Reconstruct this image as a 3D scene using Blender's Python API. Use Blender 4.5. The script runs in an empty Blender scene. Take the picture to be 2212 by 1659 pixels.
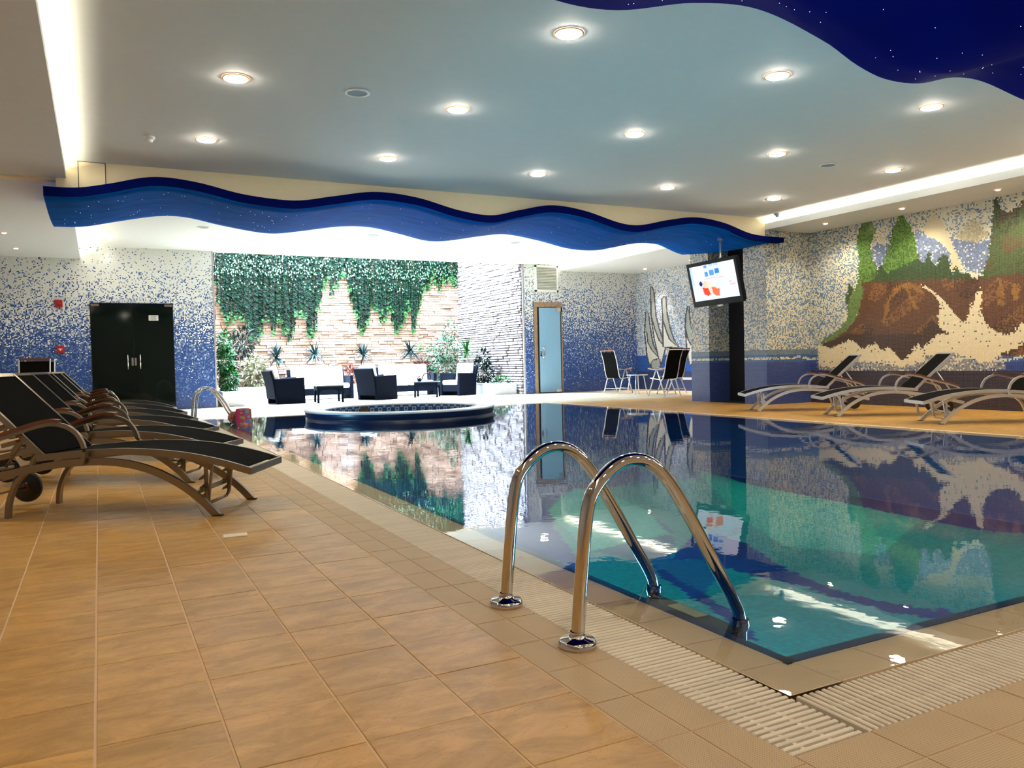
import bpy, math, random
import numpy as np
from mathutils import Vector, Matrix
random.seed(7); rng = np.random.default_rng(7)
PI = math.pi
SC = bpy.context.scene
COL = SC.collection

# ------------------------------------------------------------------ camera
EYE = 0.92
cam = bpy.data.cameras.new('camera'); camo = bpy.data.objects.new('camera', cam); COL.objects.link(camo)
cam.sensor_width = 36.0; cam.lens = 28.203; cam.clip_start = 0.05; cam.clip_end = 200
YAW, PITCH, ROLL = 0.4749616, -0.02796918, -0.02225256
fwd = Vector((math.sin(YAW)*math.cos(PITCH), math.cos(YAW)*math.cos(PITCH), math.sin(PITCH)))
rt0 = Vector((math.cos(YAW), -math.sin(YAW), 0)); up0 = rt0.cross(fwd)
rt = rt0*math.cos(ROLL) + up0*math.sin(ROLL); up = up0*math.cos(ROLL) - rt0*math.sin(ROLL)
M = Matrix((rt, up, -fwd)).transposed().to_4x4(); M.translation = Vector((0, 0, EYE))
camo.matrix_world = M
SC.camera = camo

# ------------------------------------------------------------------ world, exposure, large lights
SC.view_settings.view_transform = 'Standard'; SC.view_settings.look = 'None'
SC.view_settings.gamma = 1.0; SC.view_settings.use_curve_mapping = False
SC.view_settings.exposure = 0.8
W = bpy.data.worlds.new('sky'); SC.world = W; W.use_nodes = True
W.node_tree.nodes['Background'].inputs[0].default_value = (0.75, 0.85, 1.0, 1)
W.node_tree.nodes['Background'].inputs[1].default_value = 1.0

def area_light(name, loc, size, power, color, rot=(0, 0, 0), spread=None):
    l = bpy.data.lights.new(name, 'AREA'); l.shape = 'RECTANGLE'; l.size, l.size_y = size
    l.energy = power; l.color = color
    if spread: l.spread = spread
    o = bpy.data.objects.new(name, l); COL.objects.link(o); o.location = loc; o.rotation_euler = rot
    return o
# daylight through the skylight over the lounge garden
area_light('skylight_daylight', (6.45, 22.5, 6.6), (7.6, 4.0), 9000, (0.56, 0.79, 1.0), (-0.30, 0, 0))
# unseen underwater lamps, added to lift the teal of pool and ceiling
for _y in (3.5, 6.5, 9.5, 12.5): area_light('added_pool_light', (1.90, _y, -0.45), (0.35, 0.35), 16, (0.36, 0.76, 1.0), (0, -PI/2, 0))
for _x in (3.5, 6.0, 8.0): area_light('added_pool_light', (_x, 1.85, -0.45), (0.35, 0.35), 16, (0.36, 0.76, 1.0), (PI/2, 0, 0))
DL_POWER = 95.0     # emission of one downlight lens
COVE = 34.0          # emission of the cove strips

# ------------------------------------------------------------------ materials
MATS = {}
def nodes_of(name):
    m = bpy.data.materials.new(name); m.use_nodes = True
    nt = m.node_tree; nt.nodes.clear()
    out = nt.nodes.new('ShaderNodeOutputMaterial')
    return m, nt, out
def N(nt, t, **kw):
    n = nt.nodes.new(t)
    for k, v in kw.items():
        if k.startswith('i_'): n.inputs[k[2:].replace('_', ' ')].default_value = v
        else: setattr(n, k, v)
    return n
def mathn(nt, op, a, b=None):
    n = nt.nodes.new('ShaderNodeMath'); n.operation = op
    for i, v in enumerate((a, b)):
        if v is None: continue
        if isinstance(v, (int, float)): n.inputs[i].default_value = v
        else: nt.links.new(v, n.inputs[i])
    return n.outputs[0]
def mix(nt, fac, a, b, bt='MIX'):
    n = nt.nodes.new('ShaderNodeMix'); n.data_type = 'RGBA'; n.blend_type = bt
    for s, v in ((0, fac), (6, a), (7, b)):
        if isinstance(v, (int, float)): n.inputs[s].default_value = v
        elif isinstance(v, tuple): n.inputs[s].default_value = (*v[:3], 1)
        else: nt.links.new(v, n.inputs[s])
    return n.outputs[2]
def pbr(name, color, rough=0.5, metal=0.0, var=0.12, scale=8.0, bump=0.0, bscale=60.0, island=0.0, emit=None, estr=0.0, spec=0.5, stretch=None, coat=0.0):
    """plain procedural material: colour with noise variation, optional per-piece variation and bump"""
    if name in MATS: return MATS[name]
    m, nt, out = nodes_of(name)
    b = N(nt, 'ShaderNodeBsdfPrincipled')
    b.inputs['Roughness'].default_value = rough; b.inputs['Metallic'].default_value = metal
    b.inputs['Specular IOR Level'].default_value = spec
    b.inputs['Coat Weight'].default_value = coat
    geo = N(nt, 'ShaderNodeNewGeometry'); pos = geo.outputs['Position']
    if stretch:
        mp = N(nt, 'ShaderNodeVectorMath', operation='MULTIPLY'); nt.links.new(pos, mp.inputs[0]); mp.inputs[1].default_value = stretch; pos = mp.outputs[0]
    nz = N(nt, 'ShaderNodeTexNoise'); nz.inputs['Scale'].default_value = scale; nz.inputs['Detail'].default_value = 4
    nt.links.new(pos, nz.inputs['Vector'])
    d = tuple(max(0, c*(1-var)) for c in color); l = tuple(min(1, c*(1+var)) for c in color)
    c = mix(nt, nz.outputs[0], d, l)
    if island:
        oi = N(nt, 'ShaderNodeObjectInfo'); s = mathn(nt, 'FRACT', mathn(nt, 'ADD', oi.outputs['Random'], geo.outputs['Random Per Island']))
        k = mathn(nt, 'ADD', mathn(nt, 'MULTIPLY', s, 2*island), 1-island)
        cc = N(nt, 'ShaderNodeCombineColor'); [nt.links.new(k, cc.inputs[i]) for i in range(3)]
        c = mix(nt, 1.0, c, cc.outputs[0], 'MULTIPLY')
    nt.links.new(c, b.inputs['Base Color'])
    if bump:
        n2 = N(nt, 'ShaderNodeTexNoise'); n2.inputs['Scale'].default_value = bscale; nt.links.new(pos, n2.inputs['Vector'])
        bp = N(nt, 'ShaderNodeBump'); bp.inputs['Strength'].default_value = bump; bp.inputs['Distance'].default_value = 0.01
        nt.links.new(n2.outputs[0], bp.inputs['Height']); nt.links.new(bp.outputs[0], b.inputs['Normal'])
    if emit:
        b.inputs['Emission Color'].default_value = (*emit, 1); b.inputs['Emission Strength'].default_value = estr
    nt.links.new(b.outputs[0], out.inputs[0]); MATS[name] = m
    return m

def mat_tile(name, base, dark, rough=0.38):
    m, nt, out = nodes_of(name)
    b = N(nt, 'ShaderNodeBsdfPrincipled'); b.inputs['Roughness'].default_value = rough
    geo = N(nt, 'ShaderNodeNewGeometry'); oi = N(nt, 'ShaderNodeObjectInfo')
    off = N(nt, 'ShaderNodeVectorMath', operation='MULTIPLY'); nt.links.new(geo.outputs['Position'], off.inputs[0]); off.inputs[1].default_value = (3.0, 6.5, 1)
    r = mathn(nt, 'FRACT', mathn(nt, 'ADD', oi.outputs['Random'], geo.outputs['Random Per Island']))
    cx = N(nt, 'ShaderNodeCombineXYZ'); nt.links.new(mathn(nt, 'MULTIPLY', r, 40.0), cx.inputs[2])
    ad = N(nt, 'ShaderNodeVectorMath', operation='ADD'); nt.links.new(off.outputs[0], ad.inputs[0]); nt.links.new(cx.outputs[0], ad.inputs[1])
    nz = N(nt, 'ShaderNodeTexNoise'); nz.inputs['Scale'].default_value = 1.6; nz.inputs['Detail'].default_value = 8; nz.inputs['Roughness'].default_value = 0.65; nz.inputs['Distortion'].default_value = 0.6
    nt.links.new(ad.outputs[0], nz.inputs['Vector'])
    rp = N(nt, 'ShaderNodeMapRange'); nt.links.new(nz.outputs[0], rp.inputs[0]); rp.inputs[1].default_value = 0.38; rp.inputs[2].default_value = 0.64
    c = mix(nt, rp.outputs[0], dark, base)
    vz = N(nt, 'ShaderNodeTexNoise'); vz.inputs['Scale'].default_value = 2.4; vz.inputs['Detail'].default_value = 6; vz.inputs['Distortion'].default_value = 2.0
    nt.links.new(ad.outputs[0], vz.inputs['Vector'])
    vein = mathn(nt, 'LESS_THAN', mathn(nt, 'ABSOLUTE', mathn(nt, 'SUBTRACT', vz.outputs[0], 0.5)), 0.006)
    c = mix(nt, mathn(nt, 'MULTIPLY', vein, 0.35), c, tuple(x*0.45 for x in dark))
    k = mathn(nt, 'ADD', mathn(nt, 'MULTIPLY', r, 0.16), 0.92)
    cc = N(nt, 'ShaderNodeCombineColor'); [nt.links.new(k, cc.inputs[i]) for i in range(3)]
    c = mix(nt, 1.0, c, cc.outputs[0], 'MULTIPLY')
    nt.links.new(c, b.inputs['Base Color'])
    bp = N(nt, 'ShaderNodeBump'); bp.inputs['Strength'].default_value = 0.12; bp.inputs['Distance'].default_value = 0.01
    nt.links.new(nz.outputs[0], bp.inputs['Height']); nt.links.new(bp.outputs[0], b.inputs['Normal'])
    nt.links.new(b.outputs[0], out.inputs[0]); MATS[name] = m
    return m
def mat_dots(name, base, dot, pitch=0.0075, rough=0.3, wet=0.0):
    """anti-slip studded tile"""
    m, nt, out = nodes_of(name)
    b = N(nt, 'ShaderNodeBsdfPrincipled'); b.inputs['Roughness'].default_value = rough; b.inputs['Coat Weight'].default_value = wet; b.inputs['Coat Roughness'].default_value = 0.06
    geo = N(nt, 'ShaderNodeNewGeometry')
    sc = N(nt, 'ShaderNodeVectorMath', operation='SCALE'); nt.links.new(geo.outputs['Position'], sc.inputs[0]); sc.inputs[3].default_value = 1/pitch
    fr = N(nt, 'ShaderNodeVectorMath', operation='FRACTION'); nt.links.new(sc.outputs[0], fr.inputs[0])
    sx = N(nt, 'ShaderNodeSeparateXYZ'); nt.links.new(fr.outputs[0], sx.inputs[0])
    dx = mathn(nt, 'SUBTRACT', sx.outputs[0], 0.5); dy = mathn(nt, 'SUBTRACT', sx.outputs[1], 0.5)
    d2 = mathn(nt, 'ADD', mathn(nt, 'MULTIPLY', dx, dx), mathn(nt, 'MULTIPLY', dy, dy))
    hole = mathn(nt, 'LESS_THAN', d2, 0.07)
    nz = N(nt, 'ShaderNodeTexNoise'); nz.inputs['Scale'].default_value = 5; nt.links.new(geo.outputs['Position'], nz.inputs['Vector'])
    bb = mix(nt, nz.outputs[0], tuple(c*0.85 for c in base), tuple(c*1.1 for c in base))
    nt.links.new(mix(nt, mathn(nt, 'MULTIPLY', hole, 0.6), bb, dot), b.inputs['Base Color'])
    bp = N(nt, 'ShaderNodeBump'); bp.inputs['Strength'].default_value = 0.5; bp.inputs['Distance'].default_value = 0.0015; bp.invert = True
    nt.links.new(hole, bp.inputs['Height']); nt.links.new(bp.outputs[0], b.inputs['Normal'])
    nt.links.new(b.outputs[0], out.inputs[0]); MATS[name] = m
    return m
def mat_mosaic(name, rough=0.22, grout=(0.32, 0.32, 0.34), gw=0.07, spec=0.5, gmix=0.75):
    """small square glass tiles; the colour of every tile is stored on the mesh"""
    m, nt, out = nodes_of(name)
    b = N(nt, 'ShaderNodeBsdfPrincipled'); b.inputs['Roughness'].default_value = rough; b.inputs['Specular IOR Level'].default_value = spec
    at = N(nt, 'ShaderNodeAttribute', attribute_name='tile_color')
    uv = N(nt, 'ShaderNodeUVMap', uv_map='UVMap')
    fr = N(nt, 'ShaderNodeVectorMath', operation='FRACTION'); nt.links.new(uv.outputs[0], fr.inputs[0])
    sx = N(nt, 'ShaderNodeSeparateXYZ'); nt.links.new(fr.outputs[0], sx.inputs[0])
    e = None
    for i in (0, 1):
        a = mathn(nt, 'ABSOLUTE', mathn(nt, 'SUBTRACT', sx.outputs[i], 0.5))
        g = mathn(nt, 'GREATER_THAN', a, 0.5-gw)
        e = g if e is None else mathn(nt, 'MAXIMUM', e, g)
    c = mix(nt, mathn(nt, 'MULTIPLY', e, gmix), at.outputs['Color'], grout)
    nt.links.new(c, b.inputs['Base Color'])
    nt.links.new(b.outputs[0], out.inputs[0]); MATS[name] = m
    return m
def mat_emit(name, color, strength):
    m, nt, out = nodes_of(name)
    e = N(nt, 'ShaderNodeEmission'); e.inputs[0].default_value = (*color, 1); e.inputs[1].default_value = strength
    nt.links.new(e.outputs[0], out.inputs[0]); MATS[name] = m
    return m
def mat_water(name, tint, bump=0.0007, scale=5.0):
    m, nt, out = nodes_of(name)
    tr = N(nt, 'ShaderNodeBsdfTransparent'); tr.inputs[0].default_value = (*tint, 1)
    gl = N(nt, 'ShaderNodeBsdfGlossy'); gl.inputs['Roughness'].default_value = 0.012
    geo = N(nt, 'ShaderNodeNewGeometry')
    nz = N(nt, 'ShaderNodeTexNoise'); nz.inputs['Scale'].default_value = scale; nz.inputs['Detail'].default_value = 3
    nt.links.new(geo.outputs['Position'], nz.inputs['Vector'])
    bp = N(nt, 'ShaderNodeBump'); bp.inputs['Strength'].default_value = 1.0; bp.inputs['Distance'].default_value = bump
    nt.links.new(nz.outputs[0], bp.inputs['Height'])
    nt.links.new(bp.outputs[0], gl.inputs['Normal'])
    f = N(nt, 'ShaderNodeFresnel'); f.inputs[0].default_value = 1.333
    mx = N(nt, 'ShaderNodeMixShader'); nt.links.new(f.outputs[0], mx.inputs[0]); nt.links.new(tr.outputs[0], mx.inputs[1]); nt.links.new(gl.outputs[0], mx.inputs[2])
    nt.links.new(mx.outputs[0], out.inputs[0]); MATS[name] = m
    return m

CEIL = pbr('ceiling_paint', (0.80, 0.81, 0.80), 0.7, var=0.03)
CREAM = pbr('cream_paint', (0.93, 0.77, 0.50), 0.6, var=0.04)
PLASTER = pbr('plaster', (0.45, 0.46, 0.48), 0.8)
GROUT = pbr('grout', (0.74, 0.50, 0.30), 0.8)
TILE = mat_tile('stone_tile', (0.66, 0.35, 0.082), (0.44, 0.225, 0.034))
PALE_TILE = pbr('pale_plate', (0.92, 0.78, 0.60), 0.4)
DOTS = mat_dots('studded_tile', (0.62, 0.43, 0.235), (0.24, 0.16, 0.085), rough=0.6)
COPING = mat_dots('studded_coping', (0.97, 0.73, 0.46), (0.56, 0.41, 0.25), rough=0.45, wet=0.2)
SLAT = pbr('white_plastic_slat', (0.90, 0.79, 0.63), 0.6, spec=0.2, var=0.05, island=0.06)
CHANNEL = pbr('dark_channel', (0.02, 0.016, 0.013), 0.8)
MOSAIC = mat_mosaic('glass_mosaic', grout=(0.20, 0.27, 0.42), gmix=0.36)
MURAL_MAT = mat_mosaic('mural_mosaic', rough=0.28, grout=(0.36, 0.31, 0.25), gw=0.08, gmix=0.30)
POOLMOS = mat_mosaic('pool_mosaic', rough=0.4, grout=(0.02, 0.10, 0.16), gw=0.06, spec=0.2)
NAVY = pbr('navy_mosaic_edge', (0.012, 0.03, 0.14), 0.3, var=0.3, scale=90)
CHROME = pbr('polished_steel', (0.66, 0.64, 0.62), 0.05, metal=1.0, var=0.02)
CHAMP = pbr('champagne_aluminium', (0.27, 0.215, 0.15), 0.3, metal=0.85, var=0.06)
SILVER = pbr('silver_aluminium', (0.70, 0.71, 0.74), 0.3, metal=0.8, var=0.04)
SLING = pbr('black_sling', (0.005, 0.0045, 0.004), 0.9, var=0.3, spec=0.05)
WOOD = pbr('brown_wood', (0.16, 0.055, 0.022), 0.35, var=0.35, scale=30, stretch=(1, 1, 6))
PALEWOOD = pbr('pale_wood', (0.50, 0.30, 0.19), 0.4, var=0.25, scale=30)
RUBBER = pbr('black_rubber', (0.02, 0.018, 0.017), 0.5)
HUB = pbr('hub_brown', (0.10, 0.03, 0.02), 0.3)
BLUEPAINT = pbr('deep_blue_paint', (0.0, 0.105, 0.50), 0.75, var=0.6, scale=1.6, stretch=(1, 7, 7), spec=0.04)
SHADEDPAINT = pbr('shaded_blue_paint', (0.001, 0.005, 0.15), 0.8, var=0.3, scale=2.2, spec=0.03)  # same blue paint, darkened for the panel out of the garden light
FARTILE = mat_tile('daylit_stone_tile', (0.58, 0.46, 0.32), (0.46, 0.35, 0.22))  # deck tile paled, with the far daylight put into its colour
PALETILE2 = mat_tile('daylit_garden_tile', (0.55, 0.50, 0.42), (0.42, 0.37, 0.30))  # tile paled to carry blown-out daylight and give a neutral bounce
NAVYPAINT = pbr('navy_paint', (0.001, 0.005, 0.09), 0.8, spec=0.03, var=0.2)
WICKER = pbr('dark_wicker', (0.0015, 0.003, 0.009), 0.8, spec=0.06, var=0.4, scale=60, bump=0.5, bscale=260)
CUSHION = pbr('white_cushion', (0.86, 0.86, 0.86), 0.8, var=0.02)
WHITESTONE = pbr('white_stone', (0.50, 0.49, 0.54), 0.6, var=0.08)
MARBLE = pbr('brown_marble', (0.30, 0.20, 0.13), 0.25, var=0.5, scale=14)
STONE = pbr('ledge_stone', (0.31, 0.19, 0.145), 0.85, var=0.25, scale=9, island=0.30, bump=0.6, bscale=30)
STONEW = pbr('pale_ledge_stone', (0.30, 0.25, 0.25), 0.85, var=0.2, scale=9, island=0.22, bump=0.6, bscale=30)
MORTAR = pbr('stone_backing', (0.02, 0.013, 0.012), 0.9)
WHITE = pbr('white_enamel', (0.85, 0.85, 0.83), 0.4, var=0.02)
RING = pbr('brass_ring', (0.95, 0.42, 0.13), 0.3, metal=0.6)
GREY = pbr('grey_mesh', (0.32, 0.38, 0.45), 0.6)
RED = pbr('red_enamel', (0.35, 0.012, 0.015), 0.35)
BLACK = pbr('black_gloss', (0.004, 0.004, 0.008), 0.35, spec=0.15)
DARKGLASS = pbr('dark_glass', (0.003, 0.006, 0.005), 0.06, var=0.1, spec=0.22)
FROST = pbr('frosted_glass', (0.22, 0.40, 0.60), 0.35, var=0.05)
DARK = pbr('dark_opening', (0.01, 0.01, 0.012), 0.8)
SOIL = pbr('soil', (0.04, 0.025, 0.015), 0.9)
IVYM = pbr('ivy_leaf', (0.0003, 0.0065, 0.0028), 0.45, spec=0.04, var=0.4, scale=3, island=0.55)
IVYTIP = pbr('ivy_tip_leaf', (0.003, 0.040, 0.001), 0.55, spec=0.18, var=0.3, scale=4, island=0.35)
LEAFD = pbr('dark_leaf', (0.0012, 0.010, 0.005), 0.55, spec=0.18, var=0.4, scale=5, island=0.6)
LEAFG = pbr('green_leaf', (0.007, 0.075, 0.006), 0.55, spec=0.18, var=0.3, scale=5, island=0.45)
LEAFY = pbr('variegated_leaf', (0.13, 0.14, 0.07), 0.6, var=0.5, scale=16, island=0.45)
LEAFR = pbr('croton_leaf', (0.13, 0.025, 0.015), 0.6, var=0.5, scale=12, island=0.5)
LEAFB = pbr('blue_green_blade', (0.006, 0.022, 0.024), 0.55, spec=0.18, var=0.4, scale=8, island=0.55)
STEM = pbr('stem', (0.20, 0.14, 0.09), 0.8)
LENS = mat_emit('downlight_lens', (1.0, 0.91, 0.76), DL_POWER)
SMALL_LENS = mat_emit('small_downlight_lens', (1.0, 0.74, 0.45), 60)
LED = mat_emit('cove_strip_light', (1.0, 0.92, 0.70), COVE)
STAR = mat_emit('star_light', (0.8, 0.9, 1.0), 1.2)
WATER = mat_water('pool_water', (0.95, 0.985, 0.99))
TUBWATER = mat_water('tub_water', (0.8, 0.95, 0.97), bump=0.003)

# ------------------------------------------------------------------ mesh builder
class MB:
    def __init__(s): s.v = []; s.f = []; s.smooth = []
    def add(s, vs, fs, sm=False):
        o = len(s.v); s.v += [tuple(v) for v in vs]; s.f += [tuple(i+o for i in f) for f in fs]; s.smooth += [sm]*len(fs)
        return s
    def box(s, c, d, rz=0.0, M=None):
        x, y, z = d[0]/2, d[1]/2, d[2]/2
        vs = [Vector((i*x, j*y, k*z)) for i in (-1, 1) for j in (-1, 1) for k in (-1, 1)]
        R = M if M is not None else Matrix.Rotation(rz, 3, 'Z')
        vs = [R @ v + Vector(c) for v in vs]
        return s.add(vs, [(0, 1, 3, 2), (4, 6, 7, 5), (0, 4, 5, 1), (2, 3, 7, 6), (0, 2, 6, 4), (1, 5, 7, 3)])
    def bb(s, x0, x1, y0, y1, z0, z1): return s.box(((x0+x1)/2, (y0+y1)/2, (z0+z1)/2), (x1-x0, y1-y0, z1-z0))
    def bevel_box(s, c, d, b=0.004, rz=0.0):
        """box with a chamfered top edge"""
        x, y, z = d[0]/2, d[1]/2, d[2]/2
        L = [(-x, -y, -z), (x, -y, -z), (x, y, -z), (-x, y, -z), (-x, -y, z-b), (x, -y, z-b), (x, y, z-b), (-x, y, z-b), (-x+b, -y+b, z), (x-b, -y+b, z), (x-b, y-b, z), (-x+b, y-b, z)]
        R = Matrix.Rotation(rz, 3, 'Z'); vs = [R @ Vector(v) + Vector(c) for v in L]
        fs = [(0, 3, 2, 1), (8, 9, 10, 11)]
        for k in range(2):
            for i in range(4): a = k*4+i; b2 = k*4+(i+1) % 4; fs.append((a, b2, b2+4, a+4))
        return s.add(vs, fs)
    def sweep(s, path, prof, closed=True, caps=True, sm=True, upv=(0, 0, 1)):
        """sweep a profile [(side, up)] along a path"""
        P = [Vector(p) for p in path]; n = len(prof); vs = []
        U = Vector(upv)
        for i, p in enumerate(P):
            t = (P[min(i+1, len(P)-1)] - P[max(i-1, 0)]).normalized()
            sd = t.cross(U)
            if sd.length < 1e-3: sd = t.cross(Vector((1, 0, 0)))
            sd.normalize(); u2 = sd.cross(t).normalized()
            vs += [p + sd*a + u2*b for a, b in prof]
        fs = []
        for i in range(len(P)-1):
            for j in range(n if closed else n-1):
                k = (j+1) % n; fs.append((i*n+j, (i+1)*n+j, (i+1)*n+k, i*n+k))
        s.add(vs, fs, sm)
        if caps and closed:
            o = len(s.v)-len(vs)
            s.f += [tuple(o+j for j in range(n)), tuple(o+(len(P)-1)*n+j for j in reversed(range(n)))]; s.smooth += [False, False]
        return s
    def tube(s, path, r, n=8, sm=True, upv=(0, 0, 1)):
        return s.sweep(path, [(r*math.cos(2*PI*k/n), r*math.sin(2*PI*k/n)) for k in range(n)], sm=sm, upv=upv)
    def bar(s, path, w, h, upv=(0, 0, 1)):
        return s.sweep(path, [(-w/2, -h/2), (w/2, -h/2), (w/2, h/2), (-w/2, h/2)], sm=False, upv=upv)
    def lathe(s, c, prof, n=32, sm=True, arc=None):
        vs = []; fs = []; m = len(prof)
        for i in range(n):
            a = 2*PI*i/n
            vs += [(c[0]+r*math.cos(a), c[1]+r*math.sin(a), c[2]+z) for r, z in prof]
        for i in range(n):
            j = (i+1) % n
            for k in range(m-1): fs.append((i*m+k, j*m+k, j*m+k+1, i*m+k+1))
        return s.add(vs, fs, sm)
    def disc(s, c, r, n=24, down=False):
        vs = [(c[0]+r*math.cos(2*PI*i/n), c[1]+r*math.sin(2*PI*i/n), c[2]) for i in range(n)]
        f = tuple(range(n)); return s.add(vs, [f[::-1] if down else f])
    def build(s, name, mat, parent=None, bevel=0, sub=0):
        me = bpy.data.meshes.new(name); me.from_pydata(s.v, [], s.f); me.update()
        me.polygons.foreach_set('use_smooth', s.smooth)
        me.materials.append(mat)
        o = bpy.data.objects.new(name, me); COL.objects.link(o)
        if parent is not None: o.parent = parent
        if bevel:
            md = o.modifiers.new('bevel', 'BEVEL'); md.width = bevel; md.segments = 2; md.limit_method = 'ANGLE'
        if sub:
            md = o.modifiers.new('sub', 'SUBSURF'); md.levels = sub; md.render_levels = sub
        return o
def tag(o, label=None, cat=None, group=None, kind=None):
    if label: o['label'] = label
    if cat: o['category'] = cat
    if group: o['group'] = group
    if kind: o['kind'] = kind
    return o
def thing(name, label, cat, loc=(0, 0, 0), rz=0.0, group=None):
    o = bpy.data.objects.new(name, None); COL.objects.link(o); o.location = loc; o.rotation_euler = (0, 0, rz)
    o.empty_display_size = 0.1
    return tag(o, label, cat, group)
def struct(o): o['kind'] = 'structure'; return o
def children_map():
    d = {}
    for o in COL.objects:
        if o.parent: d.setdefault(o.parent.name, []).append(o)
    return d
def dup(root, loc, rz, label=None, group=None):
    cm = children_map()
    def rec(o, par):
        c = o.copy(); COL.objects.link(c)
        if par is not None: c.parent = par
        for ch in cm.get(o.name, []): rec(ch, c)
        return c
    r = rec(root, None); r.location = loc; r.rotation_euler = (0, 0, rz)
    if label: r['label'] = label
    if group: r['group'] = group
    return r
def smooth_path(pts, n=6):
    P = [Vector(p) for p in pts]; out = []
    for i in range(len(P)-1):
        p0 = P[max(i-1, 0)]; p1 = P[i]; p2 = P[i+1]; p3 = P[min(i+2, len(P)-1)]
        for k in range(n):
            t = k/n
            out.append(0.5*((2*p1)+(-p0+p2)*t+(2*p0-5*p1+4*p2-p3)*t*t+(-p0+3*p1-3*p2+p3)*t**3))
    out.append(P[-1]); return out
def interp(tab, x):
    xs = [a for a, b in tab]
    if x <= xs[0]: return tab[0][1]
    if x >= xs[-1]: return tab[-1][1]
    i = max(k for k in range(len(xs)) if xs[k] <= x); i = min(i, len(xs)-2)
    p0 = tab[max(i-1, 0)]; p1 = tab[i]; p2 = tab[i+1]; p3 = tab[min(i+2, len(tab)-1)]
    t = (x-p1[0])/(p2[0]-p1[0])
    m1 = (p2[1]-p0[1])/(p2[0]-p0[0])*(p2[0]-p1[0]); m2 = (p3[1]-p1[1])/(p3[0]-p1[0])*(p2[0]-p1[0])
    return (2*t**3-3*t*t+1)*p1[1]+(t**3-2*t*t+t)*m1+(-2*t**3+3*t*t)*p2[1]+(t**3-t*t)*m2

def inside(poly, X, Y):
    r = np.zeros(X.shape, bool); n = len(poly); j = n-1
    for i in range(n):
        xi, yi = poly[i]; xj, yj = poly[j]
        if yi != yj:
            r ^= ((yi > Y) != (yj > Y)) & (X < (xj-xi)*(Y-yi)/(yj-yi)+xi)
        j = i
    return r
def mosaic(name, origin, u, v, nu, nv, t, colfn, mat, parent=None, skip=None, depth=0.0):
    """grid of nu x nv square tiles of size t; colfn(U, V) gives the colour of each tile"""
    o = np.array(origin, float); u = np.array(u, float); v = np.array(v, float)
    gi, gj = np.meshgrid(np.arange(nu+1), np.arange(nv+1), indexing='ij')
    co = o + gi[..., None]*t*u + gj[..., None]*t*v
    ci, cj = np.meshgrid(np.arange(nu), np.arange(nv), indexing='ij')
    U = (ci+.5)*t; V = (cj+.5)*t
    colr = colfn(U, V).reshape(-1, 3)
    keep = np.ones(nu*nv, bool) if skip is None else ~skip(U, V).reshape(-1)
    idx = lambda a, b: a*(nv+1)+b
    q = np.stack([idx(ci, cj), idx(ci+1, cj), idx(ci+1, cj+1), idx(ci, cj+1)], -1).reshape(-1, 4)[keep]
    nf = len(q)
    me = bpy.data.meshes.new(name)
    me.vertices.add((nu+1)*(nv+1)); me.vertices.foreach_set('co', co.reshape(-1))
    me.loops.add(nf*4); me.loops.foreach_set('vertex_index', q.reshape(-1).astype(np.int32))
    me.polygons.add(nf); me.polygons.foreach_set('loop_start', np.arange(0, nf*4, 4, dtype=np.int32))
    me.update(calc_edges=True)
    uvl = me.uv_layers.new(name='UVMap')
    cu = np.stack([ci, ci+1, ci+1, ci], -1).reshape(-1, 4)[keep]; cv = np.stack([cj, cj, cj+1, cj+1], -1).reshape(-1, 4)[keep]
    uvl.data.foreach_set('uv', (np.stack([cu, cv], -1).astype(float)).reshape(-1))
    ca = me.color_attributes.new('tile_color', 'FLOAT_COLOR', 'CORNER')
    cc = np.ones((nf, 4, 4)); cc[:, :, :3] = colr[keep][:, None, :]
    ca.data.foreach_set('color', cc.reshape(-1))
    me.materials.append(mat)
    ob = bpy.data.objects.new(name, me); COL.objects.link(ob)
    if parent is not None: ob.parent = parent
    return ob
# ------------------------------------------------------------------ layout numbers (metres)
XW, XE = -3.0, 12.3          # left wall, right wall
YN, YB = -4.0, 19.8          # wall behind the viewer, far wall
GX0, GX1, GY = 2.43, 10.6, 24.3   # lounge garden bay
PX0, PX1, PY0, PY1 = 1.835, 8.58, 1.78, 15.15   # basin
WX0, WX1, WY0, WY1 = 1.63, 8.78, 1.57, 15.35    # overflow edge
T = 0.0235                   # wall mosaic module

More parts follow.
